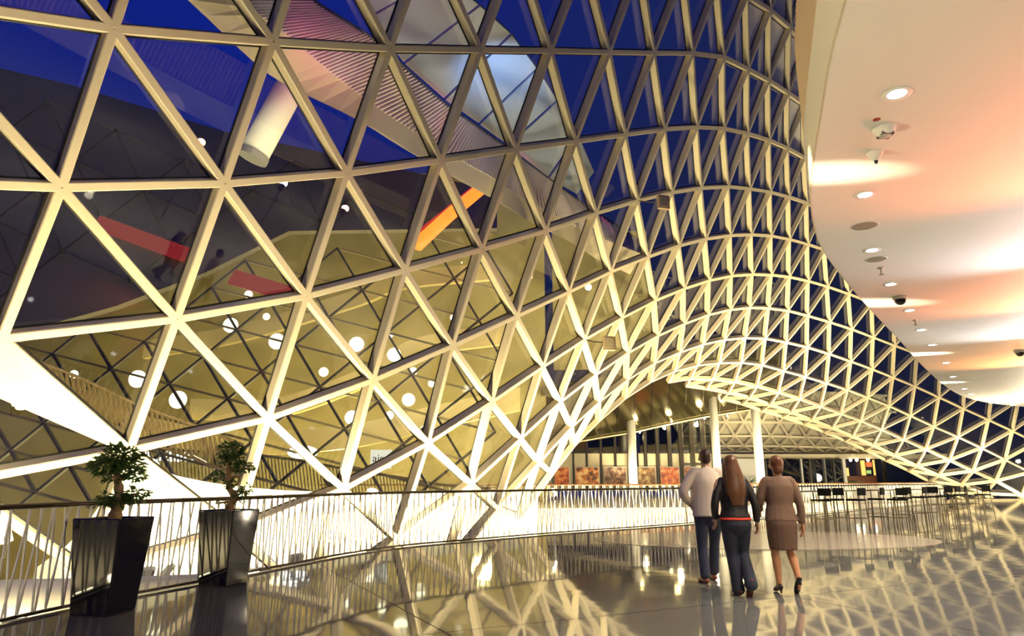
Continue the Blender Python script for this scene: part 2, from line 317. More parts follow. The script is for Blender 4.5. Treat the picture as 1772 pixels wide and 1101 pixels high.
# ------------------------------------------------------------------ floor
RAILP = [(-5.05,5.2,0),(-4.95,6.1,0),(-4.843,6.95,0),(-4.686,7.72,0),(-4.39,8.69,0),(-3.84,10.31,0),(-3.5,11.45,0),(-2.95,13.1,0),(-2.15,14.6,0),(-0.97,15.9,0),(1.71,18.54,0),(3.48,20.06,0),(6.09,22.43,0),(11.29,27.5,0),(15.4,31.6,0),(18.7,34.9,0),(24.0,39.6,0)]
RAILC = catmull([(-5.1,-2,0),(-5.1,1,0),(-5.1,3.5,0)] + RAILP, 6)
flo = MB()
poly = [(p.x, p.y, -0.006) for p in RAILC] + [(60,60,-0.006),(60,-4,-0.006),(-5.1,-4,-0.006)]
flo.add(poly, [tuple(range(len(poly)))[::-1]])
floor = flo.build('floor', mat('dark_joint', (0.03,0.03,0.028), 0.6))
tag(floor, 'polished dark grey floor with wide slabs reflecting the lit shell', kind='structure')
bm0 = bmesh.new(); bm0.from_mesh(floor.data)
bmesh.ops.triangulate(bm0, faces=bm0.faces)
if sum(f.normal.z for f in bm0.faces) < 0: bmesh.ops.reverse_faces(bm0, faces=bm0.faces)
bm0.to_mesh(floor.data)
A0 = math.radians(26.5); dx, dy = Vector((math.cos(A0), math.sin(A0), 0)), Vector((-math.sin(A0), math.cos(A0), 0)); S = 4.3; G = 0.006
for i in range(-3, 20):
    for j in range(-9, 14):
        o = dx*(2.4 + i*S) + dy*(6.16 - 4*S + j*S); c = o + dx*S/2 + dy*S/2
        if c.y > 40 or c.x > 40 or c.y < -7 or c.x < -9: continue
        b = bm0.copy()
        for co, no in ((o+dx*G, -dx), (o+dx*(S-G), dx), (o+dy*G, -dy), (o+dy*(S-G), dy)):
            g = bmesh.ops.bisect_plane(b, geom=b.verts[:]+b.edges[:]+b.faces[:], plane_co=co, plane_no=no, clear_outer=True)
            if not b.faces: break
        if b.faces:
            bmesh.ops.dissolve_limit(b, angle_limit=0.01, verts=b.verts, edges=b.edges)
            if sum(f.calc_area() for f in b.faces) > 0.05:
                for v in b.verts: v.co.z = 0.0
                me = bpy.data.meshes.new('slab'); b.to_mesh(me); me.materials.append(TERRAZZO)
                so = bpy.data.objects.new('slab', me); COL.objects.link(so); so.parent = floor
        b.free()
far = MB(); far.add([(18,40,-.002),(60,40,-.002),(60,60,-.002),(40,56,-.002)], [(0,1,2,3)]); far.build('slab', TERRAZZO, floor)
bm0.free()
fdisc = MB(); fdisc.lathe([(3.9,0.002),(3.9,0.006),(0.0,0.006)], (0,0,0), 64)  # thin flat pale ellipse lying on the floor slabs
for i,v in enumerate(fdisc.v): fdisc.v[i] = (v[0], v[1]*0.62, v[2])
o = fdisc.build('trim_1', mat('pale_floor_disc', (0.55,0.46,0.38), 0.12, var=0.05), off=None); o.location = (5.75,16.35,0); o.rotation_euler=(0,0,0.05)
tag(o, 'pale pink oval disc lying on the dark floor near the tables', kind='structure')
# slab edge below our floor
eb = MB(); A = [Vector((p.x,p.y,-0.01)) for p in RAILC]; B = [Vector((p.x,p.y,-0.6)) for p in RAILC]
eb.strip(A, B); tag(eb.build('trim_2', WHITE), 'white slab edge under the near railing', kind='structure')

# ledge between railing and gridshell, where the floodlights stand
lout = []
for i, p in enumerate(RAILC):
    d = (RAILC[min(i+1,len(RAILC)-1)] - RAILC[max(i-1,0)]).normalized(); lout.append(p + Vector((-d.y, d.x, 0))*(2.9 + 6.0*min(1.0,max(0.0,(13.0-p.y)/3.0))))
LEDGE = mat('bright_white_ledge', (0.88,0.84,0.72), 0.5)
lg = MB(); lg.strip([Vector((p.x,p.y,-0.35)) for p in RAILC], [Vector((p.x,p.y,-0.45)) for p in lout])
tag(lg.build('trim_3', LEDGE), 'bright floodlit white ledge behind the near railing', kind='structure')
# white parapet wall just outside the glass foot
WT = [(60,985,13.6),(130,930,14.2),(190,850,15.2),(226,788,15.8),(264,812,16.2),(367,836,17.4),(480,848,18.6),(600,852,20),(720,852,21.5),(820,850,23),(930,847,25)]
WA = catmull([at_y(u,v,y) for u,v,y in WT],4); WB = [Vector((p.x,p.y,-2.2)) for p in WA]
pw = MB(); pw.strip(WA, WB, 0.15, (0.1,0.9,0)); tag(fixn(pw.build('wall_parapet', LEDGE)), 'floodlit white parapet wall outside the foot of the glass', kind='structure')
# ------------------------------------------------------------------ railing
rail = thing('railing', 'near railing of slanted white rods under a dark handrail', 'railing', (0,0,0))
RC = [p for p in RAILC if p.y > 1]
hr = MB(); hr.tube([p + Vector((0,0,1.07)) for p in RC], [(0.028,0.036)]*len(RC), 10); hr.build('handrail', mat('dark_bronze', (0.05,0.032,0.015), 0.3, metal=0.6), rail, smooth=True)
br = MB(); br.tube([p + Vector((0,0,0.03)) for p in RC], [(0.018,0.018)]*len(RC), 6); br.build('bottom_rail', mat('dark_bronze',(0,0,0)), rail)
pts = resample(RC, 0.082); random.seed(3)
rods = []
for i, p in enumerate(pts[1:-2]):
    q = pts[i+2] - p; tq = q.normalized(); k = ((i % 2)*2-1)*random.uniform(0.01,0.07)
    rods.append((p + Vector((0,0,0.03)) - tq*k, p + Vector((0,0,1.05)) + tq*k*1.2))
rods_s = sorted(rods, key=lambda r: -score(r) if True else 0)
rst = MB()
for k, (a, b) in enumerate(rods_s):
    if k < 300: place_bar('baluster', a, b, 0.016, 0.016, RAILWHITE, rail)
    else: rst.bar(a, b, 0.016, 0.016, (0,-1,0))
rst.build('baluster', RAILWHITE, rail, kind='stuff')

# ------------------------------------------------------------------ ceiling, fascia, slatted bulkhead
CE = [(1466,0),(1422,200),(1405.5,310),(1404.5,352),(1411,395),(1425,432),(1450,468),(1500,528),(1560,592),(1600,636),(1640,671),(1672,688),(1715,698),(1772,704),(1850,708)]
CP = [Vector((1.45,-6,4.5)), Vector((1.5,-2,4.5)), Vector((1.75,1.5,4.5))] + [at_z(u,v,4.5) for u,v in CE]
CPS = catmull(CP, 4)
cm = MB(); poly = [tuple(p) for p in CPS] + [(70,CPS[-1].y,4.5),(70,-6,4.5)]
n = len(poly); cm.add(poly + [(x,y,4.62) for x,y,z in poly], [tuple(range(n)), tuple(range(n,2*n))[::-1]])
ceil_o = cm.build('ceiling', CEIL); tag(ceil_o, 'white curved ceiling washed with orange light', kind='structure')
bm = bmesh.new(); bm.from_mesh(ceil_o.data); bmesh.ops.triangulate(bm, faces=bm.faces); bmesh.ops.recalc_face_normals(bm, faces=bm.faces); bm.to_mesh(ceil_o.data); bm.free()
fa = MB(); fa.strip([p + Vector((0,0,0.004)) for p in CPS], [p + Vector((0,0,0.7)) for p in CPS], 0.02, (-0.9,0.2,0)); tag(fixn(fa.build('trim_4', CREAM)), 'cream fascia band along the ceiling edge', kind='structure')
sl = MB(); up = [p for p in resample(CPS, 0.11) if p.y < 16]
for p in up: sl.box((p.x+0.05,p.y,5.8), (0.10,0.045,1.2))
sl.strip([p+Vector((0.12,0,0.7)) for p in CPS if p.y<16], [p+Vector((0.12,0,1.9)) for p in CPS if p.y<16])
tag(sl.build('trim_5', mat('pale_wood', (0.66,0.47,0.24), 0.5, stretch=(1,1,0.1))), 'ridged pale wood bulkhead above the fascia', kind='structure')

# recessed downlights
DL = [(1552,162),(1497,337),(1509,433),(1541,492),(1574,537),(1594,571),(1613,597),(1637,628),(1649,652),(1669,673),(1681,682),(1693,690),(1716,697),(1752,701)]
LENS = emis('lamp_lens', (1,0.97,0.95), 18)
proto = None
for k, (u,v) in enumerate(DL):
    p = at_z(u,v,4.5); lb = ORD[k] + ' recessed round downlight counting back from the nearest one'
    if proto is None:
        proto = thing('downlight', lb, 'downlight', p, 0, 'recessed downlights along the ceiling edge')
        m = MB(); m.lathe([(0.075,-0.004),(0.115,-0.012),(0.12,0.0),(0.075,0.0)]); m.build('ring', WHITE, proto, smooth=True)
        m = MB(); m.lathe([(0.074,-0.006),(0.05,-0.009),(0.0,-0.01)]); m.build('lens', LENS, proto)
    else: dup(proto, p, 0, lb)
    lamp('downlight_lamp', 'SPOT', p + Vector((0,0,-0.03)), 420, (1,0.9,0.72), p + Vector((0,0,-3)), 0.05, 100, 0.6)
def ceil_item(name, lb, cat, u, v, prof, m, extra=None):
    t = thing(name, lb, cat, at_z(u,v,4.5)); b = MB(); b.lathe(prof); b.build('housing', m, t, smooth=True)
    if extra: e = MB(); extra[1](e); e.build(extra[0], extra[2], t)
    return t
ceil_item('speaker', 'flat round grey ceiling speaker between two downlights', 'speaker', 1496,391, [(0.15,-0.001),(0.16,-0.008),(0.17,0)], WHITE, ('grille', lambda e: e.lathe([(0.15,-0.006),(0.13,-0.012),(0,-0.014)]), mat('grey_mesh',(0.30,0.26,0.2),0.7)))
ceil_item('speaker', 'smaller flat ceiling disc behind the grey speaker', 'speaker', 1516,449, [(0.14,-0.001),(0.15,-0.008),(0.16,0)], WHITE, ('grille', lambda e: e.lathe([(0.13,-0.006),(0.11,-0.012),(0,-0.014)]), mat('grey_mesh',(0,0,0))))
def slits(e):
    for i in range(5): e.box((0,-0.05+i*0.024,-0.075), (0.11,0.008,0.03))
ceil_item('smoke_detector', 'white slotted smoke detector next to the red dot', 'detector', 1530,221, [(0.05,-0.09),(0.075,-0.06),(0.10,-0.02),(0.10,0)], WHITE, ('vent_slots', slits, mat('slot_grey',(0.1,0.09,0.08),0.6)))
ceil_item('smoke_detector', 'small white detector beside the bright ceiling glow', 'detector', 1514,264, [(0.02,-0.09),(0.05,-0.06),(0.075,-0.015),(0.08,0)], WHITE, ('sensor_tip', lambda e: e.lathe([(0.012,-0.12),(0.02,-0.09)]), BLACK))
ceil_item('indicator', 'tiny red indicator dot on the ceiling', 'indicator', 1517,207, [(0.03,-0.004),(0.034,0)], mat('red_plastic',(0.35,0.03,0.02),0.4))
for k,(u,v) in enumerate(((1524,464),(1583,554))):
    ceil_item('sprinkler', ('nearer' if k==0 else 'farther') + ' small pendant sprinkler head under the ceiling', 'sprinkler', u, v, [(0.012,-0.10),(0.012,-0.02),(0.05,-0.008),(0.05,0)], mat('sprinkler_metal',(0.4,0.35,0.28),0.4,metal=0.7), ('deflector', lambda e: e.lathe([(0.035,-0.11),(0.035,-0.10)]), mat('sprinkler_metal',(0,0,0))))
for k,(u,v) in enumerate(((1557,514),(1764,607))):
    ceil_item('dome_camera', ('dark dome security camera beside the bright glow' if k==0 else 'dark dome security camera at the right edge of the ceiling'), 'camera', u, v, [(0.11,-0.05),(0.12,-0.02),(0.12,0)], mat('camera_white',(0.5,0.45,0.4),0.5), ('dome', lambda e: e.ell((0,0,-0.06),(0.095,0.095,0.09)), BLACKGLOSS))
# ------------------------------------------------------------------ lamps of the hall
def floodlight(name, lb, loc, aim, energy, col=WARM, spot=95, group=None, size=0.15, em=30):
    t = thing(name, lb, 'floodlight', loc, 0, group)
    d = (Vector(aim) - Vector(loc)).normalized(); q = d.to_track_quat('Z','Y').to_matrix()
    m = MB(); m.box((0,0,-0.06),(0.30,0.22,0.10)); m.v = [tuple(q @ Vector(p) + Vector((0,0,0.24))) for p in m.v]; m.build('housing', WHITE, t)
    m = MB(); m.box((0,0,0.0),(0.26,0.18,0.02)); m.v = [tuple(q @ Vector(p) + Vector((0,0,0.24))) for p in m.v]; m.build('lens', emis('flood_lens',(1,0.85,0.5),em), t)
    m = MB(); m.box((0,0,0.01),(0.2,0.2,0.02)); m.box((0.17,0,0.12),(0.015,0.04,0.24)); m.box((-0.17,0,0.12),(0.015,0.04,0.24)); m.build('bracket', DARKMETAL, t)
    if name == 'spotlight' or 0.3 < loc[2] < 1.0: m = MB(); m.tube([(0,0,0),(0,0,-loc[2]-0.4)],0.03,8); m.build('post', WHITE, t)
    lamp('flood_lamp', 'SPOT', Vector((0,0,0.24)) + d*0.05, energy, col, Vector((0,0,0.24))+d*2, size, spot, 1.0 if name == 'spotlight' else 0.7, parent=t)
    return t
def along(s):  # point on ledge at railing arclength fraction index
    p = RAILC[s]; d = (RAILC[s+1]-RAILC[s-1]).normalized(); nrm = Vector((-d.y,d.x,0)); return p, nrm
FL = [(26,330),(34,450),(42,800),(52,1500),(62,2600),(72,3400),(80,4000),(88,5000),(96,6500),(104,8000),(111,9000)]
for k,(s,en) in enumerate(FL):
    s = min(s, len(RAILC)-3); p, nrm = along(s)
    base = p + nrm*0.45 + Vector((0,0,-0.37)); aim = p + nrm*4.2 + Vector((0,0,4.0))
    floodlight('floodlight', ORD[k] + ' floodlight on the ledge counting back from the nearest', base, aim, en, spot=130, group='floodlights on the ledge behind the railing')
for k in range(7):  # floodlights added to brighten the parapet, no known fixtures
    i = 9 + k*5; q = WA[min(i,len(WA)-2)]; nx = WA[min(i+1,len(WA)-1)]-WA[i-1]; d = Vector((nx.x,nx.y,0)).normalized(); nr = Vector((d.y,-d.x,0))
    floodlight('floodlight', ORD[k] + ' added floodlight from the left at the foot of the white parapet wall', Vector((q.x,q.y,-0.75)) + nr*1.3, Vector((q.x,q.y,0.3)), 900, WARM, 160, 'added floodlights at the parapet wall')
for k,(x,y,z) in enumerate(((27,44.5,0.05),(32,47.5,0.05),(38,50,0.05))):  # floodlights added to brighten the right end of the shell
    floodlight('floodlight', ORD[k] + ' added floor floodlight at the far foot of the gridshell', (x,y,z), (x+1.5,y+5,2.5), 3200, WARM, 150, 'added floodlights at the far foot of the gridshell')
for k,s in enumerate((20,28,37)):  # floodlights added to lift the dim near ledge
    p, nrm = along(s); floodlight('floodlight', ORD[k] + ' added low floodlight washing the white ledge beside the planters', p + nrm*1.4 + Vector((0,0,0.45)), p + nrm*4.0 + Vector((0,0,-0.9)), 1100, WARM, 165, 'added low floodlights on the near ledge')
# narrow floodlights that make the bright pools on the ceiling
for k,(u,v,en,s) in enumerate(((1528,298,800,31),(1565,525,1500,55),(1622,612,2500,79),(1656,662,4000,91))):
    tgt = at_z(u,v,4.5); s = min(s,len(RAILC)-3); p, nrm = along(s)
    floodlight('spotlight', ORD[k] + ' narrow spotlight on the ledge aimed at the ceiling', p + nrm*1.3 + Vector((0,0,0.75)), tgt, en*24, (1,0.9,0.62), 4.2, 'narrow spotlights aimed at the ceiling', 0.02)
p, nrm = along(21); floodlight('floodlight', 'added wide floodlight on the ledge aimed across the hall at the fascia', p + nrm*0.5 + Vector((0,0,-0.37)), (2.6,5.0,6.0), 2600, (1,0.86,0.5), 75)  # extra floodlight added to brighten the dark fascia
# coloured wash lights at the far side of the ceiling (out of frame)
for k,(u,v,c,en) in enumerate(((1772,285,(1,0.17,0.045),380),(1772,430,(0.85,0.93,1.0),260),(1772,518,(1,0.22,0.05),620),(1772,571,(0.9,0.95,1.0),420),(1765,625,(1,0.36,0.10),800))):
    p = at_z(u,v,4.5); d = Vector((p.x,p.y,0)).normalized()
    t = thing('wash_light', ORD[k] + ' colour wash light beyond the right frame edge', 'wash light', (p.x+d.x*1.4+0.3, p.y+d.y*0.7, 3.0), 0, 'colour wash lights')
    m = MB(); m.lathe([(0.09,-0.2),(0.1,0.05),(0.08,0.05)]); m.build('housing', BLACK, t)
    m = MB(); m.tube([(0,0,-0.2),(0,0,-3.0)],0.02); m.build('pole', BLACK, t)
    loc = Vector(t.location) + Vector((0,0,0.08))
    lamp('wash_lamp','SPOT', loc, en, c, Vector((p.x-0.7,p.y-0.2,4.5)), 0.12, 105, 1.0)
# general hall fill: made-up globe lamps added out of frame
for k,(x,y,en) in enumerate(((0.5,-3,700),(7,3,380),(12,10,420),(18,17,1000),(26,26,2200),(16,27,700))):
    t = thing('fill_globe', ORD[k]+' added fill globe beyond the right frame edge', 'lamp', (x+5,y,3.2), 0, 'added fill globes beyond the right frame edge')
    m = MB(); m.ell((0,0,0),(0.16,0.16,0.16)); m.build('globe', emis('fill_globe_glow',(1,0.86,0.6),12), t)
    m = MB(); m.tube([(0,0,0.15),(0,0,1.3)],0.012,6); m.build('cord', BLACK, t)  # cord of the added fill globe
    lamp('pendant_or_fill_lamp','POINT',(0,0,-0.3),en,(1,0.84,0.6),None,0.16,parent=t)  # fill light of the added globe
# ------------------------------------------------------------------ planters with bonsai trees
def planter(name, lb, base, H, wt, wb, rz, tree_lb, seed, th, spec):
    t = thing(name, lb, 'planter', base, rz)
    rnd = random.Random(seed); N = 1
    m = MB(); vs = []
    for i in range(N+1):
        s = i/N; wd = (wb + (wt-wb)*s)/2*(1+0.03*math.sin(math.pi*s)); a = 0.0
        for x,y in ((-1,-1),(1,-1),(1,1),(-1,1)): vs.append((wd*(x*math.cos(a)-y*math.sin(a)), wd*(x*math.sin(a)+y*math.cos(a)), H*s))
    fs = [(3,2,1,0)]
    for i in range(N):
        for k in range(4): fs.append((4*i+k,4*i+(k+1)%4,4*i+4+(k+1)%4,4*i+4+k))
    b = 4*N; q = []
    for k in range(4):
        x,y,z = vs[b+k]; vs.append((x*0.9,y*0.9,H))
    for k in range(4):
        x,y,z = vs[b+k]; vs.append((x*0.88,y*0.88,H-0.10))
    for k in range(4):
        fs.append((b+k,b+(k+1)%4,b+4+(k+1)%4,b+4+k)); fs.append((b+4+k,b+4+(k+1)%4,b+8+(k+1)%4,b+8+k))
    m.add(vs, fs); o = m.build('pot', BLACKGLOSS, t)
    md = o.modifiers.new('edge','BEVEL'); md.width = 0.012; md.segments = 2; md.angle_limit = 0.9; md.limit_method = 'ANGLE'
    m = MB(); x = wt*0.43; m.add([(-x,-x,H-0.07),(x,-x,H-0.07),(x,x,H-0.07),(-x,x,H-0.07)],[(0,1,2,3)]); m.build('soil', mat('soil',(0.03,0.022,0.015),0.9,bump=0.6,bscale=40), t)
    tr = thing('bonsai_tree', tree_lb, 'tree', Vector(base)+Vector((0,0,H-0.07)))
    bark = mat('bark', (0.36,0.22,0.10), 0.8, var=0.3, scale=25, bump=0.5, bscale=30); leafm = mat('leaf', (0.085,0.16,0.028), 0.45, var=0.5, scale=6)
    m = MB(); pts = catmull(spec['trunk'], 5); n = len(pts)
    r0 = spec['r']; m.tube(pts, [r0*(1-0.62*i/(n-1))*(1+0.12*math.sin(i*1.7)) for i in range(n)], 10); m.build('trunk', bark, tr, smooth=True)
    for bp in spec['branches']:
        m = MB(); pp = catmull(bp, 4); k = len(pp); m.tube(pp, [r0*0.36*(1-0.6*i/(k-1)) for i in range(k)], 7); m.build('branch', bark, tr, smooth=True)
    for (c, rr, cnt) in spec['clumps']:
        m = MB()
        for i in range(cnt):
            while True:
                d = Vector((rnd.uniform(-1,1),rnd.uniform(-1,1),rnd.uniform(-1,1)))
                if 0.25 < d.length < 1: break
            p = Vector(c) + Vector((d.x*rr[0],d.y*rr[1],d.z*rr[2]))
            ax = Vector((d.x+rnd.uniform(-.6,.6), d.y+rnd.uniform(-.6,.6), d.z*0.4+rnd.uniform(-.35,.35))).normalized()
            sd = ax.cross(Vector((rnd.uniform(-.4,.4),rnd.uniform(-.4,.4),1))).normalized(); up = sd.cross(ax)
            L = rnd.uniform(0.05,0.085)*spec.get('leaf',1); wd = L*0.27
            m.add([p, p+ax*L*0.4+sd*wd+up*0.006, p+ax*L-up*0.008, p+ax*L*0.4-sd*wd+up*0.006],[(0,1,2),(0,2,3)])
        m.build('foliage', leafm, tr, kind='stuff')
    return t
P1 = at_z(178,1060,0); P2 = at_z(386,1011,0)
spec1 = dict(r=0.075, trunk=[(0,0,0),(0.0,0,0.10),(0.02,0.0,0.22),(-0.01,0.02,0.36),(-0.035,0.0,0.50),(-0.01,0.0,0.62)],
  branches=[[(0.0,0,0.24),(0.10,0.0,0.29),(0.20,0,0.31)],[(0,0,0.25),(-0.08,-0.02,0.26),(-0.14,-0.02,0.27)],[(-0.02,0,0.45),(0.08,0,0.52),(0.18,0,0.56)],[(-0.03,0,0.5),(-0.12,0,0.58),(-0.2,0,0.6)]],
  clumps=[((-0.02,0,0.70),(0.20,0.18,0.12),520),((-0.18,0,0.60),(0.15,0.13,0.09),300),((0.10,0,0.60),(0.12,0.12,0.10),220),((0.17,0,0.50),(0.10,0.09,0.06),110),((0.20,0,0.30),(0.13,0.10,0.06),170),((0.02,-0.05,0.24),(0.12,0.1,0.06),150),((-0.12,-0.02,0.26),(0.08,0.08,0.06),80),((-0.06,-0.02,0.47),(0.08,0.08,0.04),60)])
spec2 = dict(r=0.058, leaf=0.92, trunk=[(-0.02,0,0),(0.0,0,0.12),(0.05,0.01,0.22),(-0.03,0.0,0.34),(-0.05,0,0.46),(-0.06,0,0.62),(-0.07,0,0.72)],
  branches=[[(-0.05,0,0.46),(0.03,-0.03,0.50),(0.09,0,0.48),(0.07,0.02,0.41),(0.0,0.02,0.36)],[(0.04,0,0.22),(0.12,0,0.27),(0.20,0,0.31)],[(-0.05,0,0.46),(-0.16,0,0.47),(-0.26,0,0.46)],[(-0.05,0,0.56),(0.06,0,0.60),(0.18,0,0.60)],[(0.02,0,0.17),(-0.1,0,0.16),(-0.17,0,0.14)],[(0.02,0,0.2),(0.1,0,0.2),(0.14,0,0.15)]],
  clumps=[((-0.06,0,0.84),(0.17,0.15,0.11),430),((0.0,0,0.72),(0.12,0.12,0.07),150),((-0.15,0,0.72),(0.07,0.08,0.05),60),((0.13,0,0.62),(0.15,0.10,0.055),200),((-0.20,0,0.50),(0.12,0.09,0.05),110),((-0.02,-0.03,0.40),(0.07,0.06,0.05),60),((0.12,0,0.26),(0.10,0.08,0.05),70),((0.19,0,0.34),(0.06,0.06,0.05),50),((-0.14,0,0.17),(0.04,0.04,0.02),8),((0.12,0,0.17),(0.06,0.06,0.04),18)])
planter('planter','nearer tall black glossy planter by the railing',P1,0.94,0.545,0.42,-0.15,'larger leafy bonsai tree in the nearer black planter',11,0,spec1)
planter('planter','farther tall black glossy planter by the railing',P2,0.94,0.545,0.42,-0.30,'thin twisted bonsai tree in the farther black planter',12,0,spec2)
# ------------------------------------------------------------------ gallery across the void
def quad(mb, u0, v0, u1, v1, Y, th=0.1):
    a = at_y(u0,v0,Y); b = at_y(u1,v1,Y)
    mb.box(((a.x+b.x)/2, Y+th/2, (a.z+b.z)/2), (abs(b.x-a.x), th, abs(a.z-b.z)))
FE = catmull([(-9,32.6,0),(-3,33.0,0),(1.2,33.5,0),(9.4,35.2,0),(16.8,40.3,0),(26.5,48.6,0),(34,55.5,0)], 6)
fs_ = MB(); back = [(34,84,0),(-9,84,0)]
poly = [tuple(p) for p in FE] + back; n = len(poly)
fs_.add(poly + [(x,y,-0.5) for x,y,z in poly], [tuple(range(n)), tuple(range(n,2*n))[::-1]])
fs_.strip([Vector((p.x,p.y,0.0)) for p in FE], [Vector((p.x,p.y,-3.0)) for p in FE], 0.1, (-0.3,0.9,0))
o = fixn(fs_.build('trim_6', mat('white_slab', (0.88,0.83,0.68), 0.5))); tag(o, 'brightly lit white slab edge of the gallery across the void', kind='structure')
fr = thing('railing', 'far railing of pale rods on the white slab across the void', 'railing')
m = MB(); m.tube([p+Vector((0,0,1.08)) for p in FE], 0.035, 8); m.build('handrail', mat('red_brown_wood',(0.25,0.09,0.03),0.4), fr)
for i, p in enumerate(resample(FE, 0.17)):
    k = ((i % 2)*2-1)*0.05
    if p.x > -4 and i < 330: place_bar('baluster', p+Vector((-k,-0.4*k,0)), p+Vector((k,0.4*k,1.06)), 0.045, 0.03, RAILWHITE, fr)
for k, s in enumerate((14,18,22,26,30)):  # hidden floodlights added to brighten the slab edge
    p = FE[min(s,len(FE)-2)]
    floodlight('floodlight', ORD[k] + ' added hidden floodlight in the void facing the white slab', p+Vector((1.0,-2.4,-2.9)), p+Vector((0,0,-0.6)), 2600, WARM, 150, 'added floodlights below the white slab')

# ------------------------------------------------------------------ shop front beyond the arch
YS = 52.0
sf = bpy.data.objects.new('wall_back', None); COL.objects.link(sf); tag(sf, 'pale panelled shop front beyond the arch with dark glazing above', kind='structure')
mu = [945,970,992.5,1015.7,1039.8,1064.6,1089,1116.8,1138,1159,1178.6,1198,1217,1236]
PALE = mat('pale_panel', (0.62,0.56,0.40), 0.45, var=0.04, scale=0.6); DG = glass_mat('dark_glass', (0.45,0.46,0.43), 0.05, 0.02, 0.10)
for a, b in zip(mu, mu[1:]):
    if a == 1089: a = 1104
    m = MB(); quad(m, a+0.5, 785, b-0.5, 850, YS, 0.12); m.build('panel', PALE, sf)
    m = MB(); quad(m, a+0.5, 700, b-0.5, 784, YS+0.05, 0.03); m.build('pane', DG, sf)
for k, u in enumerate(mu):
    m = MB(); quad(m, u-0.7, 700, u+0.7, 850, YS-0.12, 0.15); m.build('mullion', DARKMETAL, sf)
for u0,u1 in ((1111,1115),(1120,1123),(1125,1131),(1152,1160),(1174,1178),(1192,1196),(1209,1217)):
    m = MB(); quad(m, u0, 690, u1, 785, YS+2, 0.3); m.build('post', DARKMETAL, sf)
m = MB(); quad(m, 945, 783.5, 1236, 785, YS-0.1, 0.12); m.build('transom', DARKMETAL, sf)
m = MB(); quad(m, 1179,802,1216,805,YS-0.16,0.1); quad(m,1179,802,1182,850,YS-0.16,0.1); m.build('door_frame', BLACK, sf)
def poster_mat(name, c1, c2, c3, sc, seed):
    m = mat(name, c1, 0.4); nt = m.node_tree; b = nt.nodes['Principled BSDF']
    tc = nt.nodes.new('ShaderNodeTexCoord'); mp = nt.nodes.new('ShaderNodeMapping'); mp.inputs['Location'].default_value = (seed,seed*2,seed*3); mp.inputs['Scale'].default_value = (1,1,1.1)
    nz = nt.nodes.new('ShaderNodeTexNoise'); nz.inputs['Scale'].default_value = sc; nz.inputs['Detail'].default_value = 5
    r = nt.nodes.new('ShaderNodeValToRGB'); r.color_ramp.elements[0].position = 0.36; r.color_ramp.elements[1].position = 0.66
    r.color_ramp.elements[0].color = c3+(1,); r.color_ramp.elements[1].color = c2+(1,); e = r.color_ramp.elements.new(0.5); e.color = c1+(1,)
    nt.links.new(tc.outputs['Object'], mp.inputs[0]); nt.links.new(mp.outputs[0], nz.inputs['Vector']); nt.links.new(nz.outputs['Fac'], r.inputs[0]); nt.links.new(r.outputs[0], b.inputs['Base Color'])
    return m
PO_ = [(960,985,'orange restaurant photo poster at the left end of the shop front',(0.75,0.16,0.04),(0.9,0.45,0.12),(0.25,0.05,0.03)),
 (995.5,1036.5,'bright orange interior photo poster with dark tables',(0.7,0.22,0.05),(0.95,0.7,0.35),(0.08,0.03,0.02)),
 (1045.5,1084,'brown hall photo poster just left of the wide white column',(0.28,0.14,0.09),(0.6,0.42,0.35),(0.07,0.03,0.03)),
 (1104.5,1135,'brown seating rows photo poster right of the wide white column',(0.30,0.16,0.06),(0.65,0.5,0.3),(0.10,0.04,0.02)),
 (1143,1176,'red and orange lounge photo poster beside the black door frame',(0.7,0.13,0.03),(0.85,0.45,0.2),(0.22,0.05,0.04)),
 (1184,1212,'dark orange photo poster inside the black door frame',(0.45,0.14,0.05),(0.8,0.55,0.3),(0.05,0.02,0.02))]
for k,(u0,u1,lb,c1,c2,c3) in enumerate(PO_):
    t = thing('poster', lb, 'poster', at_y((u0+u1)/2, 840, YS-0.14))
    m = MB(); quad(m,u0,809,u1,840,YS-0.30,0.03); m.build('print', poster_mat('poster_%d'%k,c1,c2,c3,2.8,k*3.1+1), t, off=None).location = -Vector(t.location)
    m = MB(); quad(m,u0-1,808,u1+1,841,YS-0.27,0.02); m.build('backing', WHITE, t).location = -Vector(t.location)
# mirrored soffit panels
sob = [(930,777),(960,771),(985,766.5),(1010,762),(1038,757),(1066,752.5),(1095,748),(1125,741),(1155,734.5),(1185,728),(1215,722),(1245,717),(1275,712),(1305,707.5),(1345,701)]
sof = bpy.data.objects.new('ceiling_soffit', None); sof.name = 'trim_7'; COL.objects.link(sof); tag(sof, 'dark mirrored soffit panels above the shop front', kind='structure')
MIR = mat('dark_mirror_panel', (0.20,0.17,0.085), 0.16, metal=0.9, bump=0.10, bscale=0.8)
for (ua,va),(ub,vb) in zip(sob, sob[1:]):
    a, b = at_y(ua+0.4,va,YS-0.3), at_y(ub-0.4,vb,YS-0.3); c, d = at_y(ub-0.4+6,vb-105,YS-9), at_y(ua+0.4+6,va-105,YS-9)
    m = MB(); m.strip([a,b],[d,c],0.05,(0,0,1)); fixn(m.build('soffit_panel', MIR, sof))
m = MB(); m.tube([at_y(u,v+1,YS-0.4) for u,v in sob], 0.06, 6); m.build('edge_strip', CREAM, sof)
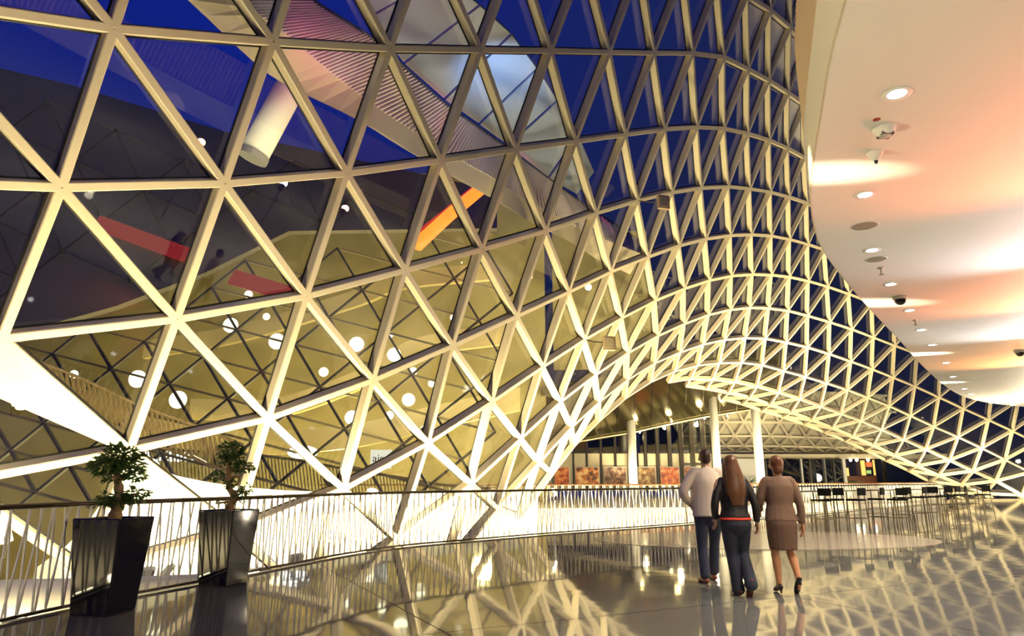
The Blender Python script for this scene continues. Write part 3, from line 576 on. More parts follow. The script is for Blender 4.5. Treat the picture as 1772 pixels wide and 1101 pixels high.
for k,(u,v) in enumerate(((1107,746),(1162,727),(1219,722),(1259,718))):
    p = at_y(u,v+1.5,YS-0.9); t = thing('spot_lamp', ORD[k]+' tiny bright lamp from the left under the mirrored soffit', 'lamp', p, 0, 'tiny lamps under the mirrored soffit')
    m = MB(); m.lathe([(0.06,-0.06),(0.09,0.0),(0.05,0.1)]); m.build('housing', WHITE, t)
    m = MB(); m.ell((0,0,-0.06),(0.07,0.07,0.05)); m.build('bulb', emis('far_bulb',(1,0.9,0.6),10), t)
    lamp('spot_lamp_light','POINT', p+Vector((0,-0.4,-0.3)), 80, WARM, None, 0.2)
for k,(u,vt,wd,Y,lb) in enumerate(((1096.5,740,15,50,'widest white column in front of the poster wall'),(1220,705,11,56,'short bright column just left of the tall white column'),(1244,700,14,49,'tall white column behind the man in the white shirt'),(1318,690,15,48,'tall white column between the two women'))):
    b = at_y(u,850,Y); tp = at_y(u,vt,Y); r = wd/2/FPX*Y
    t = thing('column', lb, 'column', (b.x,Y,0), 0, 'white columns beyond the arch')
    m = MB(); m.lathe([(r,0),(r,max(4.6,tp.z)+0.6)],(0,0,0),20); m.build('shaft', WHITE, t, smooth=True)
    m = MB(); m.lathe([(r*1.12,0),(r*1.12,0.12),(r,0.14)],(0,0,0),20); m.build('base_ring', mat('column_ring',(0.4,0.36,0.28),0.4), t)
    lamp('column_fill','SPOT',(b.x-0.4,Y-2.5,0.3),1300,WARM,(b.x,Y,3.5),0.2,80)  # added fill light without a fixture, aimed at the shaft

# ------------------------------------------------------------------ far lattice dome and dark shop windows
dome = bpy.data.objects.new('ceiling_dome', None); dome.name = 'trim_8'; COL.objects.link(dome); tag(dome, 'far pale triangulated dome soffit seen through the arch', kind='structure')
rows = [(674,57),(703,58),(731,60),(755,62.5),(772,65),(782,67.5),(788,70)]
DN = {}
for r,(v,Y) in enumerate(rows):
    for c in range(-2,11): 
        u = 1225 + c*31 + (15.5 if r%2 else 0); DN[(r,c)] = at_y(u, v + max(0,(u-1330))*0.055*(1-r/7), Y)
DP = mat('dome_panel', (0.60,0.55,0.40), 0.5); 
for r in range(len(rows)-1):
    for c in range(-2,10):
        o_ = 1 if r%2 else 0
        for t in ((DN[(r,c)],DN[(r,c+1)],DN[(r+1,c+(1 if o_ else 0))]), (DN[(r+1,c)],DN[(r+1,c+1)],DN[(r,c+(0 if o_ else 1))])):
            g = sum(t, Vector())/3; m = MB(); q = [p+(g-p)*0.06+Vector((0,0.5,0.1)) for p in t]
            m.add(q+[p+Vector((0,0.05,0.02)) for p in q], [(0,1,2),(5,4,3),(0,3,4,1),(1,4,5,2),(2,5,3,0)]); m.build('panel', DP, dome)
        up = (0,-1,-0.6)
        place_bar('beam', DN[(r,c)], DN[(r,c+1)], 0.16, 0.16, STEEL, dome)
        for q in ((c,c+1) if o_ else (c-1,c)):
            if (r+1,q) in DN: place_bar('beam', DN[(r,c)], DN[(r+1,q)], 0.16, 0.16, STEEL, dome)
for x in (12,22,32): lamp('dome_fill','SPOT',(x,57,1.5),700,(1,0.88,0.6),(x+2,64,7),0.4,130,0.8)  # fill lights without fixtures, added under the dome
m = MB(); quad(m,1226,786,1640,794,66,1.0); tag(m.build('trim_9', CREAM), 'cream slab band above the dark shop windows', kind='structure')
win = bpy.data.objects.new('window_1', None); COL.objects.link(win); tag(win, 'dark blue shop windows under the far dome', kind='structure')
NAVY = mat('navy_interior', (0.012,0.016,0.05), 0.3); 
wu = [1326,1352,1389,1410,1428,1462]
m = MB(); quad(m,1320,792,1640,850,69,0.2); m.build('interior_wall', NAVY, win)
for a,b in zip(wu,wu[1:]): m = MB(); quad(m,a+.5,794,b-.5,850,65.2,0.03); m.build('pane', DG, win)
for u,wd,mm in ((1327,1.5,DARKMETAL),(1389,3,WHITE),(1404,2.5,DARKMETAL),(1429,7,mat('grey_post',(0.4,0.37,0.3),0.5)),(1445,3,DARKMETAL),(1463,1.2,WHITE),(1532,2,DARKMETAL)):
    m = MB(); quad(m,u-wd/2,794,u+wd/2,850,65,0.2); m.build('mullion', mm, win)
m = MB(); quad(m,1252,794,1326,850,65,0.2); tag(m.build('wall_far', WHITE), 'plain white wall piece left of the dark shop windows', kind='structure')
# cafe behind the dark windows
cf = thing('cafe_bar', 'warm lit cafe bar with amber shelves behind the far windows', 'bar', at_y(1492,850,67))
L0 = -Vector(cf.location)
def cpart(nm,u0,v0,u1,v1,Y,mm,th=0.2):
    m = MB(); quad(m,u0,v0,u1,v1,Y,th); m.build(nm,mm,cf).location = L0
AMB = mat('amber_shelf',(0.7,0.4,0.1),0.4,emit=(1,0.5,0.12),estr=1.2)
cpart('counter',1465,824,1520,850,66.5,mat('counter_wood',(0.16,0.05,0.02),0.4))
cpart('shelf_panel',1490,797,1499,823,68.5,AMB); cpart('shelf_panel',1511,796,1516,823,68.5,AMB); cpart('shelf_panel',1465.5,810,1470,826,68.5,AMB)
cpart('red_panel',1500,800,1509,808,68.4,mat('red_glow',(0.6,0.05,0.02),0.4,emit=(1,0.12,0.04),estr=1.5))
cpart('bottle_shelf',1501,814,1508,820,68.4,mat('green_glow',(0.2,0.4,0.1),0.4,emit=(0.5,0.8,0.25),estr=0.6))
for k,u in enumerate((1472,1482.5,1502)):
    p = at_y(u,796.5,66); t = thing('pendant_or_fill_lamp', ORD[k]+' small white pendant lamp from the left in the far cafe','lamp',p,0,'pendant lamps in the far cafe')
    m = MB(); m.ell((0,0,0),(0.13,0.13,0.13)); m.build('globe', emis('cafe_globe',(1,0.85,0.6),25), t)
    m = MB(); m.tube([(0,0,0.1),(0,0,0.8)],0.015,6); m.build('cord', BLACK, t)
def palm(lb, u, Y, h, seed, n=16):
    rnd = random.Random(seed); p = at_y(u,850,Y); t = thing('potted_palm', lb, 'plant', (p.x,Y,0))
    m = MB(); m.lathe([(0.22,0),(0.3,0.5),(0.28,0.5)]); m.build('pot', DARKMETAL, t)
    lm = mat('palm_leaf',(0.10,0.20,0.05),0.5,var=0.3)
    for i in range(n):
        a = rnd.uniform(0,6.28); L = h*rnd.uniform(0.5,0.9); d = Vector((math.cos(a),math.sin(a)*0.6,0)); pts=[]
        for k in range(7):
            s = k/6; pts.append(Vector((0,0,0.5)) + d*(L*0.75*s*s+0.05*s) + Vector((0,0,L*(1.35*s-0.75*s*s))))
        m = MB(); m.tube(pts, 0.015, 5)
        for k in range(1,7):
            for sg in (-1,1):
                q = pts[k]; s2 = d.cross(Vector((0,0,1)))*sg; e = q + s2*0.28 + d*0.12 - Vector((0,0,0.1)); m.add([q, q+d*0.07, e],[(0,1,2)])
        m.build('frond', lm, t)
palm('arching potted palm beside the white wall behind the long-haired woman',1297,62,2.2,5)
palm('bushy potted palm inside the dark far windows',1440,66.6,1.7,6)
palm('dark potted palm in front of the far cafe bar',1481,65.6,1.4,8)

# ------------------------------------------------------------------ beyond the glass on the left: opposite roof, lattice, atrium
PA, PB, PC = at_y(0,400,31), at_y(800,400,35), at_y(400,850,23.5)
PNn = (PB-PA).cross(PC-PA).normalized()
def on_plane(u, v, off=0.0):
    d = ray(u,v); c = Vector((0,0,EYE)); t = (PA-c).dot(PNn)/d.dot(PNn); return c + d*(t+off)
roof = MB(); top = [(-150,80),(0,118),(120,146),(390,228),(640,281),(860,330)]; bot = [(-150,640),(0,585),(200,530),(355,472),(500,400),(860,395)]
roof.strip([on_plane(u,v) for u,v in top],[on_plane(u,v) for u,v in bot],0.3,(0,0.9,-0.3))
tag(fixn(roof.build('wall_opposite', mat('dark_roof_skin',(0.15,0.135,0.105),0.6,var=0.25,scale=0.5))), 'dark roof skin of the opposite building behind the glass', kind='structure')
net = thing('cable_net', 'dark triangulated cable net stretched over the opposite roof', 'net')
NETM = mat('net_cable',(0.008,0.007,0.006),0.6)
def inpoly(u, v, lo, hi):
    def f(pl,u):
        for (a,b),(c,d) in zip(pl,pl[1:]):
            if a <= u <= c: return b+(d-b)*(u-a)/(c-a)
        return pl[-1][1]
    return f(lo,u) < v < f(hi,u)
na, nb = Vector((118,52)), Vector((48,104))
nn = {}
for i in range(-8,14):
    for j in range(-8,10):
        q = Vector((60,330)) + na*i + nb*j - Vector((0,0)); 
        if -140 < q.x < 800 and inpoly(q.x,q.y,[(a,b+22) for a,b in top],[(a,b-6) for a,b in bot]): nn[(i,j)] = on_plane(q.x,q.y,-0.25)
for (i,j) in nn:
    for d in ((1,0),(0,1),(1,-1)):
        k = (i+d[0],j+d[1])
        if k in nn: place_bar('cable', nn[(i,j)], nn[k], 0.06, 0.06, NETM, net)
    m = MB(); m.ell((0,0,0),(0.13,0.13,0.13),6,4); o = m.build('knot', NETM, net); o.location = nn[(i,j)]
lat = thing('steel_lattice', 'thin triangulated steel lattice of the opposite atrium roof behind the glass', 'lattice')
LATM = mat('lattice_steel',(0.30,0.25,0.13),0.45); LATD = mat('lattice_dark',(0.05,0.045,0.03),0.5)
ln = {}; la, lb_ = Vector((101,26)), Vector((43,73))
for i in range(-12,12):
    for j in range(-8,9):
        q = Vector((511,597)) + la*i + lb_*j
        if -120 < q.x < 900 and inpoly(q.x,q.y,[(a,b-4) for a,b in bot],[(-150,905),(900,905)]): ln[(i,j)] = on_plane(q.x,q.y)
for (i,j) in ln:
    for d in ((1,0),(0,1),(1,-1)):
        k = (i+d[0],j+d[1])
        if k in ln: place_bar('lattice_bar', ln[(i,j)], ln[k], 0.09, 0.12, LATM if d==(1,0) else LATD, lat)
# atrium shell
wbk = MB(); quad(wbk,-420,300,950,1150,44,0.3); quad(wbk,955,400,1130,640,44.5,0.3); tag(wbk.build('wall_atrium', mat('olive_gold_wall',(0.42,0.36,0.155),0.5,var=0.5,scale=0.35)), 'olive gold atrium wall far behind the glass', kind='structure')
fbk = MB(); fbk.add([(-40,19,-7),(2,19,-7),(2,44,-7),(-40,44,-7)],[(0,1,2,3)]); tag(fbk.build('floor_atrium', mat('atrium_floor',(0.55,0.5,0.3),0.3)), 'pale lower atrium floor', kind='structure')
REFM = mat('amber_reflection_band',(0.75,0.62,0.30),0.4,var=0.2,scale=0.6)  # solid bands put in for blurry amber reflections
for k,(pts,hh) in enumerate(((((250,590),(420,560),(620,500),(700,470),(850,455)),1.0),(((330,690),(470,690),(620,640),(720,585),(880,560)),1.1),(((240,720),(400,745),(600,735),(760,700),(900,670)),1.2))):
    P_ = catmull([at_y(u,v,38-k*1.5) for u,v in pts],6); m = MB(); m.strip(P_,[p+Vector((0,0,-hh)) for p in P_],0.4,(0,1,0)); tag(fixn(m.build('trim_%d'%(10+k), REFM)), ORD[k]+' curved golden band from the top standing in for amber reflections', kind='structure')
for p,en in (((-14,33,-2),1700),((-4,33,-1),1700),((-9,36,2),900),((-22,33,-3),1100),((-1.5,36,3),700)):
    lamp('atrium_fill','POINT',p,en*1.2,(1,0.80,0.32),None,0.5)  # fill lights without fixtures, added to brighten the atrium
DISC = [(238,656,15),(308,692,15),(399,563,13),(479,591,14),(617,596,13),(682,614,12),(560,644,8),(637,645,11),(707,692,11),(674,719,7),(609,723,12),(715,643,7),(747,664,6),(785,550,6),(735,745,8),(430,510,7),(461,548,6),(1018,497,6),(128,648,7),(675,580,5)]
for k,(u,v,r) in enumerate(sorted(DISC)):
    Y = 33.0; p = at_y(u,v,Y); R_ = r/FPX*Y
    t = thing('disc_lamp', ORD[k]+' glowing round lamp from the left behind the gridshell', 'lamp', p, 0, 'glowing round lamps in the atrium')
    m = MB(); m.lathe([(R_*0.85,-0.08),(R_,-0.03),(R_,0.03),(R_*0.85,0.08)],(0,0,0),24); m.v=[(x,z,y) for x,y,z in m.v]; fixn(m.build('rim', emis('disc_rim',(1,0.93,0.62),5.0), t))
    m = MB(); m.lathe([(R_*0.8,-0.11),(R_*0.8,-0.06)],(0,0,0),24); m.v=[(x,z,y) for x,y,z in m.v]; fixn(m.build('diffuser', emis('disc_face',(1,0.92,0.55),1.4 if k%3 else 4.0), t))
# zigzag railing of a stair gallery behind the glass
zr = thing('zigzag_railing', 'tan zigzag railing slanting down behind the lower left glass', 'railing')
TAN = mat('tan_wood',(0.55,0.40,0.17),0.5)
zt = [(45,618,19.5),(140,655,20),(235,699,20.5),(333,735,21),(420,770,21.5)]
ZT = catmull([at_y(u,v,y) for u,v,y in zt],8); m = MB(); m.tube(ZT,0.05,6); m.build('top_rail',TAN,zr)
ZB = [p+Vector((0.25,0,-1.05)) for p in ZT]; m = MB(); m.tube(ZB,0.04,6); m.build('bottom_rail',TAN,zr)
za, zb = resample(ZT,0.16), resample(ZB,0.16)
for i in range(min(len(za),len(zb))-1):
    place_bar('slat', za[i], zb[i], 0.05,0.03,TAN,zr); place_bar('slat', za[i], zb[i+1], 0.05,0.03,TAN,zr)
lr = thing('rib_railing', 'olive ribbed railing of the lower gallery behind the glass', 'railing')
LT = catmull([at_y(u,v,y) for u,v,y in ((235,775,24),(455,789,24.5),(600,812,25),(700,828,25.5),(770,840,26),(880,848,27))],8)
m = MB(); m.tube(LT,0.05,6); m.build('top_rail',LATM,lr)
for p in resample(LT,0.12): place_bar('rib', p, p+Vector((0.25,0,-1.3)),0.04,0.03,mat('olive_rib',(0.50,0.44,0.2),0.5),lr)
# lit signs
def text_obj(name, s, u, v, Y, size, m, parent, dy=-0.05):
    c = bpy.data.curves.new(name,'FONT'); c.body = s; c.size = size; c.align_x='CENTER'; c.align_y='CENTER'; c.extrude = 0.02
    o = bpy.data.objects.new(name+'_tmp', c); COL.objects.link(o); dg = bpy.context.evaluated_depsgraph_get(); me = bpy.data.meshes.new_from_object(o.evaluated_get(dg)); bpy.data.objects.remove(o)
    me.materials.clear(); me.materials.append(m); n = bpy.data.objects.new(name, me); COL.objects.link(n); n.parent = parent
    p = at_y(u,v,Y); n.location = (p - Vector(parent.location)) + Vector((0,dy,0)); n.rotation_euler = (math.pi/2,0,0); return n
SG = emis('sign_white',(1,1,0.92),6)
t = thing('shop_sign','white glowing lettering of a shop sign above the farther planter','sign',at_y(295,785,25.5)); text_obj('lettering','Casa',295,785,25.5,0.95,SG,t)
t = thing('shop_sign','white glowing oval shop sign with a red mark behind the glass','sign',at_y(524,783,28)); m = MB(); m.ell((0,0,0),(0.62,0.06,0.26),20,8); m.build('panel',SG,t)
m = MB(); m.bar((-0.35,-0.08,-0.04),(0.3,-0.08,0.08),0.05,0.02,(0,-1,0)); m.bar((-0.2,-0.08,0.12),(-0.05,-0.08,-0.12),0.05,0.02,(0,-1,0)); m.build('mark', mat('sign_red',(0.6,0.05,0.03),0.4), t)
t = thing('shop_sign','white board with grey letters behind the glass','sign',at_y(659,795,28)); m = MB(); m.box((0,0.03,0),(0.85,0.04,0.75)); m.build('board',emis('sign_board',(1,0.96,0.75),0.9),t); text_obj('lettering','aisc',659,794,28,0.44,mat('sign_grey',(0.2,0.17,0.1),0.5),t)

# ------------------------------------------------------------------ upper gallery with pink-lit ribs
g1 = [(250,-60),(325,0),(440,108),(499,149),(614,205),(700,258),(785,307),(845,340),(923,387),(994,423),(1037,451),(1090,475)]
g2 = [(340,-60),(408,0),(487,54),(555,112),(625,167),(715,228),(801,280),(853,309),(907,345),(1000,395),(1056,419),(1110,440)]
g3 = [(470,-60),(537,0),(595,38),(650,74),(712,130),(774,185),(826,221),(876,257),(914,285),(952,313),(1012,356),(1118,425)]
def ctr(px, h): return catmull([at_z(u,v,EYE+h) for u,v in px],4)
G1, G2, G3 = ctr(g1,10.0), ctr(g2,10.8), ctr(g3,12.6)
m = MB(); m.strip(G1,G2,0.1,(0.5,0.6,0.5)); tag(fixn(m.build('trim_13', mat('beige_fascia',(0.62,0.50,0.36),0.5,emit=None))), 'beige fascia of the upper gallery outside the glass', kind='structure')
rb = thing('ribbed_balustrade','pink-lit ribbed balustrade above the beige fascia','balustrade')
RIB = mat('pale_rib',(0.75,0.62,0.62),0.5)
m = MB(); cc = Vector((0,0,EYE)); m.strip([p+(p-cc).normalized()*0.5 for p in G2],[p+(p-cc).normalized()*0.5 for p in G3],0.05,(0.3,0.6,0.7)); fixn(m.build('backing', mat('mauve_backing',(0.42,0.20,0.34),0.6), rb))
N_ = 150
def samp(G,s):
    x = s*(len(G)-1); i = min(int(x),len(G)-2); return G[i].lerp(G[i+1],x-i)
for i in range(N_):
    s = (i/(N_-1))**0.8; place_bar('rib', samp(G2,s), samp(G3,s), 0.07,0.05,RIB,rb)
m = MB(); m.tube([p+Vector((0,0,0.05)) for p in G3],0.06,6); m.build('top_rail', mat('blue_dark',(0.02,0.02,0.08),0.5), rb)
for u,v,en in ((560,60,900),(660,150,900),(800,240,900),(930,330,700),(1060,405,700)):
    p = at_z(u,v,EYE+12.0); lamp('pink_fill','POINT',p+Vector((-0.7,-0.9,0.2)),en*0.05,(1,0.16,0.36),None,0.3); lamp('fascia_fill','POINT',at_z(u,v,EYE+9.2)+Vector((-0.5,-1.5,-0.4)),22,(1,0.84,0.6),None,0.3)  # added fill for ribs and fascia, no fixtures
us = bpy.data.objects.new('ceiling_upper',None); COL.objects.link(us); tag(us,'blue grey panelled soffit of the upper gallery outside the glass',kind='structure')
SOF = mat('blue_grey_soffit',(0.22,0.25,0.36),0.45,var=0.15,scale=0.4)
up_a = [(560,-70),(640,30),(700,110),(770,172),(830,215),(880,252),(950,308),(1000,338)]
up_b = [(700,-130),(765,-40),(830,10),(885,60),(930,120),(965,175),(1000,235),(1030,300)]
for (a,b),(c,d) in zip(zip(up_a,up_b), list(zip(up_a,up_b))[1:]):
    A_ = [at_z(a[0]+1,a[1]+1,EYE+13.1), at_z(b[0]+1,b[1]+1,EYE+13.1)]; B_ = [at_z(c[0]-2,c[1]-2,EYE+13.1), at_z(d[0]-2,d[1]-2,EYE+13.1)]
    m = MB(); m.strip(A_,B_,0.08,(0,0,1)); fixn(m.build('soffit_panel',SOF,us))
p = at_z(868,130,EYE+13.0); lamp('blue_spot','SPOT',p+Vector((-0.5,-1.5,-2.6)),900,(0.45,0.72,1.0),p,0.1,75,0.9)
p = at_z(620,60,EYE+11.5); lamp('magenta_spot','SPOT',p+Vector((-0.3,-2.0,-2.5)),260,(1,0.12,0.42),p,0.1,90,0.9)
# slanted white pipe put in for a reflection, and glowing tubes
t = thing('reflection_cylinder','reflection modelled as a slanted white round pipe hanging under the beige fascia','column',at_y(472,205,19)); a,b = at_y(520,118,19), at_y(440,266,19)
m = MB(); m.tube([a,b],0.44,20); m.build('cylinder',WHITE,t,smooth=True).location = -Vector(t.location)
m = MB(); d = (b-a).normalized(); m.tube([b-d*0.02,b+d*0.18],0.47,20); m.build('collar',mat('grey_reflection_collar',(0.3,0.3,0.3),0.5),t).location = -Vector(t.location)  # end collar of the pipe put in for a reflection
lamp('cylinder_light','POINT',at_y(430,200,16.5),60,(1,0.92,0.75),None,0.2)
t = thing('light_tube','glowing orange slanted light tube behind the glass','light tube',at_y(775,370,29)); 
m = MB(); m.tube([at_y(838,322,31),at_y(778,372,29.5),at_y(722,424,28)],0.30,12); m.build('tube',emis('orange_tube',(1,0.17,0.01),2.6),t,smooth=True).location = -Vector(t.location)
m = MB(); m.tube([at_y(828,318,31.2),at_y(765,370,29.7),at_y(715,410,28.2)],0.10,8); m.build('edge_tube',emis('red_tube',(0.8,0.02,0.01),0.8),t).location = -Vector(t.location)
t = thing('red_reflection','dim red glowing strip for a reflection crossing the dark cable net','reflection band',on_plane(250,410,-0.6))  # solid glowing strip put in for a red reflection
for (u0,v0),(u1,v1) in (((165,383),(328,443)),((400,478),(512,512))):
    m = MB(); m.bar(on_plane(u0,v0,-0.8),on_plane(u1,v1,-0.8),0.75,0.1,(0,-1,0.2)); m.build('band',emis('red_reflection_glow',(0.55,0.02,0.012),0.42),t).location = -Vector(t.location)
# small projectors clamped to shell nodes
for k,(nd,lb) in enumerate((((2,6),'small projector clamped to an upper node of the gridshell'),((4,4),'small projector clamped to a lower node of the gridshell'))):
    p = NP[nd] + NN[nd]*0.03; t = thing('projector',lb,'projector',p)
    m = MB(); m.tube([(0,0,0),(0.25,-0.1,-0.08),(0.5,-0.2,-0.12)],0.018,6); m.build('arm',DARKMETAL,t)
    m = MB(); m.box((0.68,-0.25,-0.16),(0.36,0.14,0.42),0.3); m.build('head',mat('projector_tan',(0.5,0.36,0.22),0.5),t)
    m = MB(); m.box((0.68,-0.33,-0.16),(0.28,0.02,0.32),0.3); m.build('lens',mat('projector_glass',(0.7,0.6,0.35),0.1),t)
# ------------------------------------------------------------------ people walking away from the camera
SKIN = mat('skin',(0.55,0.30,0.18),0.5,var=0.08); HAIRD = mat('dark_brown_hair',(0.045,0.018,0.008),0.4,stretch=(8,8,0.6),var=0.5,scale=6); HAIRB = mat('auburn_hair',(0.13,0.05,0.015),0.35,stretch=(10,10,0.5),var=0.6,scale=8)
def vox(o, size, smooth=4):
    m = o.modifiers.new('fuse','REMESH'); m.mode = 'VOXEL'; m.voxel_size = size; m.use_smooth_shade = True
    s = o.modifiers.new('relax','SMOOTH'); s.factor = 0.5; s.iterations = smooth
    return o
def limb(mb, pts, rs, sub=4, n=12, side=None, flat=False):
    P_ = catmull(pts, sub); R_ = []
    for i in range(len(P_)):
        x = i/sub; k = min(int(x), len(rs)-2); f = x-k; a, b = rs[k], rs[k+1]
        if isinstance(a, tuple): R_.append((a[0]+(b[0]-a[0])*f, a[1]+(b[1]-a[1])*f))
        else: R_.append(a+(b-a)*f)
    mb.tube(P_, R_, n, side=side)
    for p, r in () if flat else ((P_[0],R_[0]),(P_[-1],R_[-1])):
        q = r if isinstance(r,tuple) else (r,r)
        mb.ell(p, (q[0]*0.98,q[1]*0.98,min(q)*0.7), 10, 6)
def hand(mb, w, d, s, thumb):
    """palm and five bent fingers; w wrist, d pointing direction, s side axis (towards little finger), thumb = sign"""
    d = d.normalized(); s = (s - d*s.dot(d)).normalized(); n = d.cross(s)
    limb(mb, [w, w+d*0.045, w+d*0.085], [(0.026,0.017),(0.038,0.016),(0.036,0.014)], 3, 10, side=tuple(s))
    for k,(o_,L) in enumerate(((-0.030,0.068),(-0.010,0.078),(0.010,0.072),(0.029,0.055))):
        b = w+d*0.08+s*o_; a1 = b+d*L*0.45+n*0.008; a2 = b+d*L*0.8+n*0.024; a3 = b+d*L*0.95+n*0.040
        limb(mb,[b,a1,a2,a3],[0.0095,0.009,0.0085,0.0075],2,8)
    b = w+d*0.03-s*0.034; limb(mb,[b,b+d*0.03-s*0.022+n*0.008,b+d*0.058-s*0.026+n*0.016],[0.013,0.011,0.009],3,8)
def head(mb, c, yaw, h=0.225):
    q = Matrix.Rotation(yaw,3,'Z'); r = h/2
    def pt(x,y,z): return c + q @ Vector((x,y,z))
    mb.ell(c+q@Vector((0,-0.01,0.018)),(0.074,0.092,r*0.86),16,12)          # skull
    mb.ell(c+q@Vector((0,0.028,-0.045)),(0.055,0.062,0.068),14,10)           # jaw
    limb(mb,[pt(0,0.085,0.012),pt(0,0.104,-0.016),pt(0,0.098,-0.026)],[0.008,0.013,0.012],2,8)  # nose
    mb.ell(pt(0,0.083,-0.062),(0.022,0.012,0.012),8,6)                        # lips
    for sx in (-1,1):
        mb.ell(pt(sx*0.077,-0.005,-0.008),(0.010,0.020,0.032),8,6)            # ears
        mb.ell(pt(sx*0.030,0.078,0.030),(0.018,0.012,0.008),8,6)              # brows
def eyes(t, c, yaw):
    q = Matrix.Rotation(yaw,3,'Z')
    for sx in (-1,1):
        m = MB(); m.ell(c+q@Vector((sx*0.030,0.080,0.008)),(0.013,0.010,0.009),10,8); m.build('eye',mat('eye_white',(0.7,0.68,0.62),0.2),t,smooth=True)
def shoe(mb, a, d, L=0.26, heel=0.0, wd=0.045, h=0.07):
    d = Vector(d).normalized(); a = Vector(a); s = Vector((d.y,-d.x,0)).normalized()
    limb(mb,[a-d*L*0.22+Vector((0,0,0.035+heel)),a+d*L*0.1+Vector((0,0,0.035+heel*0.9)),a+d*L*0.45+Vector((0,0,0.028+heel*0.25)),a+d*L*0.72+Vector((0,0,0.02))],[(wd*0.8,h*0.5),(wd*0.85,h*0.55),(wd,h*0.42),(wd*0.75,h*0.28)],3,12,side=tuple(s))
    if heel: limb(mb,[a-d*L*0.2+Vector((0,0,0.03+heel)),a-d*L*0.22+Vector((0,0,0.012))],[0.022,0.012],2,8)
V = Vector
def man(loc, rz):
    t = thing('person','man in a loose white shirt and blue jeans walking away','person',loc,rz)
    hips = {-1:V((-0.095,0,0.90)), 1:V((0.095,0,0.90))}
    knee = {-1:V((-0.105,0.02,0.48)), 1:V((0.10,0.16,0.50))}; ank = {-1:V((-0.11,-0.05,0.085)), 1:V((0.10,0.28,0.10))}
    sh = {-1:V((-0.19,0,1.42)),1:V((0.19,0,1.42))}; el = {-1:V((-0.33,-0.02,1.16)),1:V((0.30,-0.02,1.15))}; wr = {-1:V((-0.20,0.12,0.98)),1:V((0.36,0.12,0.98))}
    m = MB(); hc = V((0.0,0.02,1.615)); head(m,hc,-0.25)
    limb(m,[V((0,-0.01,1.40)),V((0,0.0,1.48)),V((0,0.01,1.56))],[0.065,0.058,0.06],3)
    limb(m,[V((0,0,0.88)),V((0,0,1.05)),V((0,0,1.25)),V((0,-0.01,1.40))],[(0.15,0.10),(0.14,0.095),(0.165,0.105),(0.15,0.09)],4,16,side=(1,0,0))
    for s in (-1,1):
        limb(m,[V((0,0,1.41)),sh[s],el[s],wr[s]],[0.06,0.052,0.04,0.028],4); hand(m,wr[s],wr[s]-el[s],V((0,0,-1)) if s<0 else V((0,0,1)),s)
        limb(m,[hips[s],knee[s],ank[s]],[0.08,0.055,0.04],4); limb(m,[ank[s],ank[s]+V((0,0.13,-0.045))],[0.04,0.03],2)
    vox(m.build('body',SKIN,t),0.0085); eyes(t,hc,-0.25)
    m = MB(); limb(m,[V((0,-0.005,0.84)),V((0,0,0.98)),V((0,0,1.15)),V((0,-0.01,1.32)),V((0,-0.01,1.43)),V((0,0,1.485))],[(0.22,0.155),(0.215,0.15),(0.205,0.14),(0.21,0.13),(0.165,0.095),(0.07,0.07)],4,18,side=(1,0,0),flat=True)
    for s in (-1,1): limb(m,[V((s*0.10,-0.01,1.41)),sh[s]+V((-s*0.015,0,-0.01)),el[s],el[s].lerp(wr[s],0.75)],[0.07,0.074,0.066,0.055],4)
    vox(m.build('shirt',mat('white_shirt',(0.90,0.75,0.58),0.7,bump=0.25,bscale=9),t),0.013)
    m = MB(); m.tube([V((-0.06,0.02,1.46)),V((0,-0.065,1.50)),V((0.06,0.02,1.46))],[(0.03,0.012)]*3,8); m.build('collar',mat('white_shirt',(0,0,0)),t,smooth=True)
    m = MB(); limb(m,[V((0,0,0.95)),V((0,0,0.88)),V((0,0,0.80))],[(0.17,0.125),(0.18,0.135),(0.15,0.12)],3,16,side=(1,0,0))
    for s in (-1,1): limb(m,[hips[s]+V((0,0,-0.02)),hips[s].lerp(knee[s],0.5),knee[s],knee[s].lerp(ank[s],0.5),ank[s]+V((0,-0.01,0.0))],[0.105,0.09,0.07,0.068,0.066],4,14)
    vox(m.build('jeans',mat('blue_jeans',(0.035,0.042,0.075),0.8,var=0.4,scale=5,bump=0.2,bscale=15),t),0.011)
    m = MB(); m.tube([V((0.17*math.cos(a),0.125*math.sin(a),0.955)) for a in [k*math.pi/10 for k in range(21)]],[(0.018,0.006)]*21,6,caps=False); m.build('belt',BLACK,t)
    for s,dz in ((-1,0.0),(1,0.0)):
        m = MB(); shoe(m,V((ank[s].x,ank[s].y,dz)),(s*0.1,1,0),0.29); vox(m.build('shoe',mat('brown_leather',(0.20,0.05,0.02),0.4),t),0.008,3)
    m = MB(); q = Matrix.Rotation(-0.25,3,'Z'); m.ell(hc+V((0,-0.022,0.035)),(0.082,0.096,0.092),18,12); m.ell(hc+V((0,-0.05,-0.015)),(0.070,0.062,0.07),14,10); vox(m.build('hair',HAIRD,t),0.009,3)
    return t
